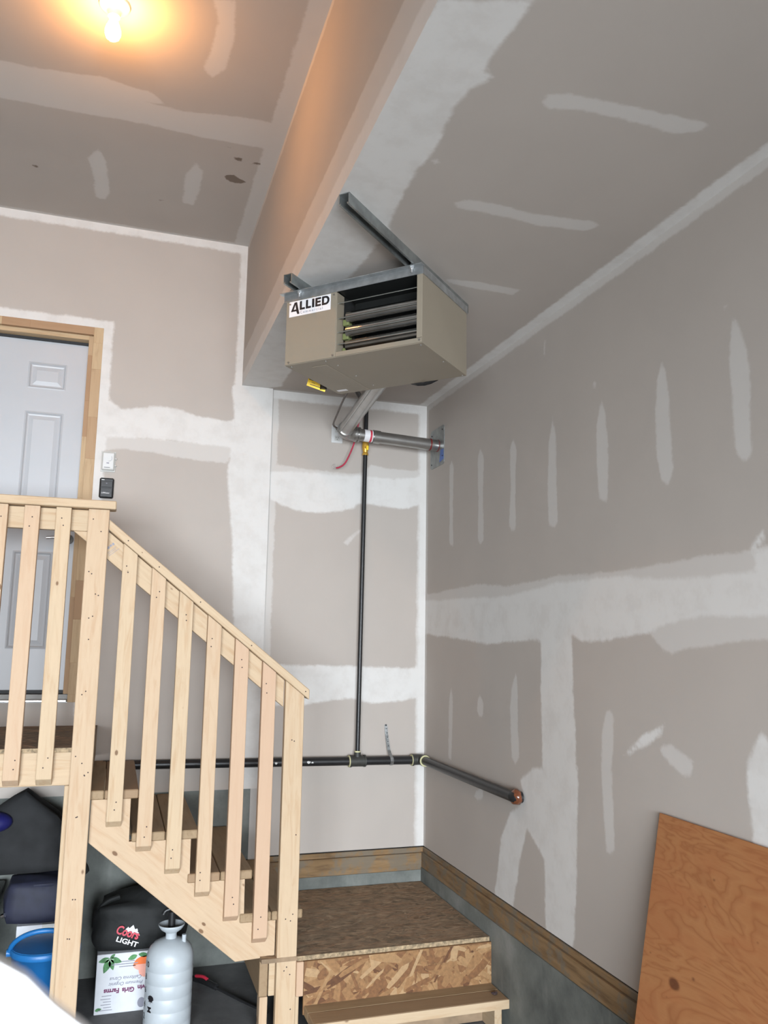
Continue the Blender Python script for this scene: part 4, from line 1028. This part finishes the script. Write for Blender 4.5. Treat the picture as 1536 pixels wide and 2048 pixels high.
# ------------------------------------------------------------------ things stored under the landing
def lumpy(name, cx, cy, z0, sx, sy, sz, mat, parent=None, seed=1, sub=4, amp=0.12, top=None, pinch=0.25):
    """soft bag: rounded box with folds; base kept flat on z0"""
    rng = random.Random(seed)
    bm = bmesh.new(); bmesh.ops.create_cube(bm, size=2.0)
    bmesh.ops.subdivide_edges(bm, edges=bm.edges[:], cuts=2 ** sub // 2 - 1, use_grid_fill=True)
    w = [(rng.uniform(2, 6), rng.uniform(2, 6), rng.uniform(2, 6), rng.uniform(0, 6.3), rng.uniform(0.3, 1)) for _ in range(6)]
    for v in bm.verts:
        c = v.co
        n = Vector((c.x * math.sqrt(max(0, 1 - c.y ** 2 / 2 - c.z ** 2 / 2 + c.y ** 2 * c.z ** 2 / 3)), c.y * math.sqrt(max(0, 1 - c.z ** 2 / 2 - c.x ** 2 / 2 + c.z ** 2 * c.x ** 2 / 3)), c.z * math.sqrt(max(0, 1 - c.x ** 2 / 2 - c.y ** 2 / 2 + c.x ** 2 * c.y ** 2 / 3))))
        p = c * 0.62 + n * 0.38 * 1.25
        f = sum(q[4] * math.sin(q[0] * p.x + q[1] * p.y + q[2] * p.z + q[3]) for q in w) / 3.5
        h = (p.z + 1) / 2
        k = 1 + amp * f * (0.3 + h)
        p = Vector((p.x * k * (1 - pinch * max(0, h)), p.y * k * (1 - pinch * max(0, h)), p.z))
        zz = h * (1 + amp * 0.8 * f)
        if top: zz *= top(p.x, p.y)
        v.co = Vector((p.x * sx / 2, p.y * sy / 2, max(0.0, zz) * sz))
    return mesh_obj(name, bm, mat, parent, Matrix.Translation((cx, cy, z0)), True)

# pump sprayer
sp = thing('pump_sprayer', (0.329, 4.10, 0), 'milky white pump sprayer tank with funnel top under the stairs', 'sprayer')
prof = [(0.094, 0.0), (0.104, 0.008)]
z = 0.02
for zr in (0.052, 0.105, 0.160, 0.215, 0.268):
    prof += [(0.105, zr - 0.006), (0.1032, zr - 0.002), (0.1032, zr + 0.002), (0.105, zr + 0.006)]
prof += [(0.105, 0.300), (0.1025, 0.325), (0.092, 0.352), (0.072, 0.372), (0.050, 0.382), (0.030, 0.388)]
cyl('tank_body', (0.329, 4.10, 0), (0.329, 4.10, 0.388), 0.1, 'tank', sp, 40, prof)
cyl('filler_neck', (0.329, 4.10, 0.384), (0.329, 4.10, 0.415), 0.02, 'tank', sp, 24, [(0.026, 0), (0.024, 0.022), (0.028, 0.031)])
fb = lathe_bm([(0.026, 0), (0.047, 0.014), (0.057, 0.028), (0.0595, 0.036), (0.0555, 0.036), (0.045, 0.018), (0.022, 0.006)], 32, False)
mesh_obj('funnel', fb, 'tank', sp, Matrix.Translation((0.329, 4.10, 0.412)), True)
cyl('pump_rod', (0.329, 4.10, 0.400), (0.329, 4.10, 0.500), 0.016, 'bplastic', sp, 16)
tube('pump_handle', [(0.290, 4.10, 0.490), (0.300, 4.10, 0.505), (0.329, 4.10, 0.512), (0.358, 4.10, 0.505), (0.368, 4.10, 0.490)], 0.010, 'bplastic', sp, 12, 4)
cyl('relief_valve', (0.385, 4.075, 0.370), (0.385, 4.075, 0.405), 0.010, 'tank', sp, 14)
# level marks wrapped round the tank (facing the viewer's left)
def wrap(name, me, ang, zc_, rot90, mat, parent):
    if rot90: me.transform(Matrix.Rotation(math.radians(90), 4, 'Z'))
    for v in me.vertices:
        a = math.radians(ang) + v.co.x / 0.1055
        v.co = Vector((0.1056 * math.sin(a), -0.1056 * math.cos(a), v.co.y + zc_)) * 1.0
    return mesh_obj(name, me, mat, parent, Matrix.Translation((0.329, 4.10, 0)))
body = [o for o in sp.children if o.name.startswith('tank_body')][0]
for s, zz in (('10', 0.286), ('8', 0.232), ('6', 0.178), ('4', 0.120), ('2', 0.070)):
    wrap('level_mark', text_mesh(s, 0.034, 0.0, 0.0010), -80, zz, False, 'ink', body)
leaf = [(0, -0.020), (0.002, -0.008), (0.012, -0.011), (0.010, -0.005), (0.019, 0.003), (0.015, 0.005), (0.016, 0.011), (0.009, 0.009), (0.006, 0.013), (0.005, 0.010), (0.005, 0.018), (0.002, 0.016), (0, 0.021)]
leaf = leaf + [(-x, y) for x, y in leaf[::-1][1:-1]]
lm = bmesh.new(); lm.faces.new([lm.verts.new((x, y, 0)) for x, y in leaf]); bmesh.ops.triangulate(lm, faces=lm.faces[:])
me_ = bpy.data.meshes.new('leaf_mark'); lm.to_mesh(me_); lm.free()
wrap('leaf_mark', me_, -50, 0.158, False, 'ink', body)
wrap('level_mark', text_mesh('M', 0.034, 0.0, 0.0008), -47, 0.103, True, 'ink', body)

wn = thing('sprayer_wand', (0.60, 4.43, 0.01), 'black sprayer wand with red trigger lying on the dark floor', 'wand')
tube('lance', [(0.585, 4.455, 0.016), (0.680, 4.300, 0.010), (0.790, 4.125, 0.007)], 0.0065, 'bplastic', wn, 10, 4)
tube('grip', [(0.490, 4.600, 0.016), (0.540, 4.520, 0.024), (0.590, 4.445, 0.020)], 0.015, 'bplastic', wn, 12, 4)
tube('trigger', [(0.500, 4.565, 0.038), (0.530, 4.525, 0.046), (0.550, 4.500, 0.040)], 0.008, 'redp', wn, 10, 3)

# upside-down citrus carton
FY = 4.330
cb = thing('citrus_carton', (0.215, 4.46, 0), 'white printed citrus carton standing upside down behind the sprayer', 'carton')
box('carton_body', 0.014, 0.415, FY, 4.60, 0.0, 0.262, 'card', cb, 0.002)
def inv_text(s, size, x, z, mat, **kw): return lettering('lettering', s, size, (x, FY - 0.0004, z), (-1, 0, 0), (0, 0, -1), mat, cb, extrude=0.0003, **kw)
inv_text('California Citrus', 0.0215, 0.222, 0.158, 'navyp', shear=0.3)
inv_text('Premium Organic', 0.0215, 0.228, 0.134, 'navyp', shear=0.3)
inv_text('Twin', 0.0285, 0.262, 0.112, 'purple', bold=0.0012)
inv_text('Girls', 0.0285, 0.190, 0.107, 'purple', bold=0.0012)
inv_text('Farms', 0.0285, 0.122, 0.108, 'purple', bold=0.0012)
def bar(x0, x1, z0, h, mat='grey'): flat_shape('fine_print', [(x0, z0), (x1, z0), (x1, z0 + h), (x0, z0 + h)], (0, FY - 0.0001, 0), (1, 0, 0), (0, 0, 1), mat, cb, 0.0004)
for x0, x1, z_ in ((0.125, 0.185, 0.222), (0.082, 0.200, 0.211), (0.115, 0.190, 0.200)): bar(x0, x1, z_, 0.004)
for x0, x1, z_ in ((0.045, 0.088, 0.078), (0.040, 0.085, 0.064), (0.052, 0.088, 0.052), (0.042, 0.088, 0.040), (0.055, 0.090, 0.028), (0.030, 0.095, 0.016)): bar(x0, x1, z_, 0.003)
def leafp(cx, cz, L_, ang, mat='leafp', wd=0.34):
    a = math.radians(ang); pts = []
    for k in range(13):
        t = k / 12; w = wd * L_ * math.sin(math.pi * t) ** 0.8 * (1 - 0.35 * t); pts.append((t * L_, w / 2))
    pts = pts + [(x, -y) for x, y in pts[::-1][1:-1]]
    pts = [(cx + x * math.cos(a) - y * math.sin(a), cz + x * math.sin(a) + y * math.cos(a)) for x, y in pts]
    flat_shape('leaf_print', pts, (0, FY - 0.0001, 0), (1, 0, 0), (0, 0, 1), mat, cb, 0.0003 if mat == 'leafp' else 0.0006)
for ang, L_ in ((192, 0.052), (-20, 0.058), (-112, 0.068), (-72, 0.055), (40, 0.03)): leafp(0.072, 0.242, L_, ang, wd=0.55)
for ang in (192, -20, -112, -72): leafp(0.072, 0.242, 0.022, ang, 'leafq', 0.15)
leafp(0.195, 0.246, 0.045, 200, wd=0.6); leafp(0.200, 0.250, 0.05, -10, wd=0.5)
leafp(0.018, 0.020, 0.03, 10, wd=0.6)
def disc(name, cx, cz, rx, rz, mat, th, a0=0, a1=360):
    n = 20; pts = [(cx + rx * math.cos(math.radians(a0 + (a1 - a0) * k / n)), cz + rz * math.sin(math.radians(a0 + (a1 - a0) * k / n))) for k in range(n if a1 - a0 == 360 else n + 1)]
    flat_shape(name, pts, (0, FY - 0.0001, 0), (1, 0, 0), (0, 0, 1), mat, cb, th)
disc('fruit_print', 0.235, 0.205, 0.055, 0.036, 'orange', 0.0003, 0, 180)
disc('fruit_print', 0.235, 0.205, 0.058, 0.030, 'peach', 0.0004, 180, 360)
disc('fruit_print', 0.240, 0.176, 0.035, 0.03, 'peach', 0.0002)
disc('stamp_print', 0.225, 0.036, 0.018, 0.022, 'grey', 0.0003)

# black beverage cooler bag on the carton
bg_ = thing('cooler_bag', (0.215, 4.47, 0.262), 'crumpled black soft bag with red and white logo on the citrus carton', 'bag')
lumpy('bag_body', 0.210, 4.475, 0.262, 0.44, 0.28, 0.272, 'bag', bg_, 11, 4, 0.10, lambda x, y: 0.86 + 0.16 * x, 0.10)
tube('bag_strap', [(0.035, 4.44, 0.40), (0.010, 4.42, 0.435), (0.045, 4.41, 0.475), (0.10, 4.42, 0.49)], 0.012, 'bag', bg_, 8, 5)
tilt = math.radians(-20)
lx = Vector((math.cos(tilt), 0, math.sin(tilt))); ly = Vector((-math.sin(tilt), 0.10, math.cos(tilt))).normalized()
def logo(s, size, px, pz, mat, **kw): return lettering('lettering', s, size, (px, 4.318, pz), lx, ly, mat, bg_, extrude=0.0006, **kw)
lg = flat_shape('mountain_print', [(0, 0), (0.012, 0.020), (0.020, 0.016), (0.032, 0.034), (0.046, 0.018), (0.055, 0.024), (0.078, -0.002)], (0.128, 4.3275, 0.362), lx, ly, 'sticker', bg_, 0.0006)
logo('Coors', 0.052, 0.087, 0.358, 'redp', bold=0.0016, shear=0.12, xscale=0.82)
logo('LIGHT', 0.030, 0.091, 0.322, 'sticker', bold=0.0008, xscale=1.25)

# blue bucket with raised handle
bk = thing('blue_bucket', (-0.215, 4.20, 0), 'blue plastic bucket with tilted handle under the landing', 'bucket')
kb = lathe_bm([(0.0, 0.004), (0.103, 0.0), (0.106, 0.004), (0.134, 0.345), (0.137, 0.345), (0.141, 0.352), (0.141, 0.372), (0.136, 0.376), (0.131, 0.372), (0.128, 0.345), (0.101, 0.012), (0.0, 0.010)], 40, False)
mesh_obj('bucket_body', kb, 'bucket', bk, Matrix.Translation((-0.215, 4.20, 0)), True)
ha = [(-0.215 - 0.142 * math.cos(a), 4.20 - 0.142 * math.sin(a) * 0.55, 0.352 + 0.105 * math.sin(a)) for a in [math.pi * k / 10 for k in range(11)]]
tube('bucket_handle', ha, 0.011, 'bucket', bk, 10, 3)
cyl('bucket_lid', (-0.215, 4.20, 0.366), (-0.215, 4.20, 0.380), 0.13, 'bucket', bk, 36, [(0.134, 0), (0.140, 0.004), (0.134, 0.012), (0.02, 0.016)])
for s in (-1, 1): cyl('handle_ear', (-0.215 + s * 0.136, 4.20, 0.352), (-0.215 + s * 0.155, 4.20, 0.352), 0.016, 'bucket', bk, 14)

wc = thing('white_carton', (-0.24, 4.48, 0), 'plain white carton behind the blue bucket under the landing', 'carton')
box('carton_body', -0.350, -0.080, 4.365, 4.60, 0.0, 0.408, 'card', wc, 0.002)
box('carton_tape', -0.240, -0.190, 4.364, 4.601, 0.390, 0.4085, 'whiteg', wc)
nb = thing('navy_duffel', (-0.25, 4.50, 0.409), 'dark navy fabric duffel bag lying on the white carton', 'bag')
lumpy('duffel_body', -0.245, 4.490, 0.409, 0.34, 0.24, 0.185, 'navy', nb, 4, 4, 0.05, None, 0.06)
cyl('buckle', (-0.418, 4.375, 0.455), (-0.405, 4.370, 0.462), 0.010, 'chrome', nb, 12)
tube('duffel_handle', [(-0.33, 4.42, 0.57), (-0.30, 4.39, 0.575), (-0.22, 4.385, 0.578), (-0.17, 4.40, 0.57)], 0.010, 'navy', nb, 8, 4)
dt = thing('storage_tote', (-0.665, 4.52, 0), 'dark lidded storage tote at the far left under the landing', 'tote')
bm_ = bmesh.new()
box_bm(-0.225, 0.205, -0.20, 0.16, 0.0, 0.50, 0.015, bm_)
mesh_obj('tote_body', bm_, 'bplastic', dt, Matrix.Translation((-0.665, 4.55, 0)))
box('tote_lid', -0.903, -0.447, 4.335, 4.725, 0.500, 0.525, 'bplastic', dt, 0.006)
bl = thing('dark_jacket_heap', (-0.45, 4.62, 0.59), 'heap of black clothing piled high under the landing', 'clothes')
lumpy('jacket_heap', -0.42, 4.600, 0.604, 0.60, 0.26, 0.345, 'garb', bl, 21, 4, 0.20, lambda x, y: 1.05 - 0.55 * abs(x - 0.15), 0.30)
tube('jacket_sleeve', [(-0.20, 4.56, 0.78), (-0.15, 4.50, 0.70), (-0.10, 4.47, 0.62), (-0.09, 4.47, 0.596)], [0.045] * 16, 'garb', bl, 12, 5)
s_ = bmesh.new(); bmesh.ops.create_uvsphere(s_, u_segments=24, v_segments=14, radius=1.0)
for v in s_.verts: v.co = Vector((v.co.x * 0.085, v.co.y * 0.07, v.co.z * 0.048))
tag(mesh_obj('knit_hat', s_, 'royal', None, Matrix.Translation((-0.500, 4.500, 0.850)), True), 'royal blue rounded hat at the left edge on the clothing heap', 'hat')

# ------------------------------------------------------------------ white object close to the camera, out of focus
nw = [(-0.33, 0.0), (-0.0, 0.0), (0.0300, 1.560), (0.0200, 1.607), (0.0017, 1.6350), (-0.0025, 1.6391), (-0.0048, 1.6408), (-0.0105, 1.6455), (-0.0182, 1.6536), (-0.0253, 1.6580), (-0.0334, 1.6622), (-0.055, 1.6690), (-0.10, 1.6740), (-0.33, 1.6760)]
bm_ = prism_bm([(x + 0.15, z_) for x, z_ in nw], -0.003, 0.003)
tag(mesh_obj('white_board', bm_, 'near', None, Matrix.Translation((-0.15, 0.270, 0))), 'blurred white rounded board corner very near the viewer at lower left', 'board')
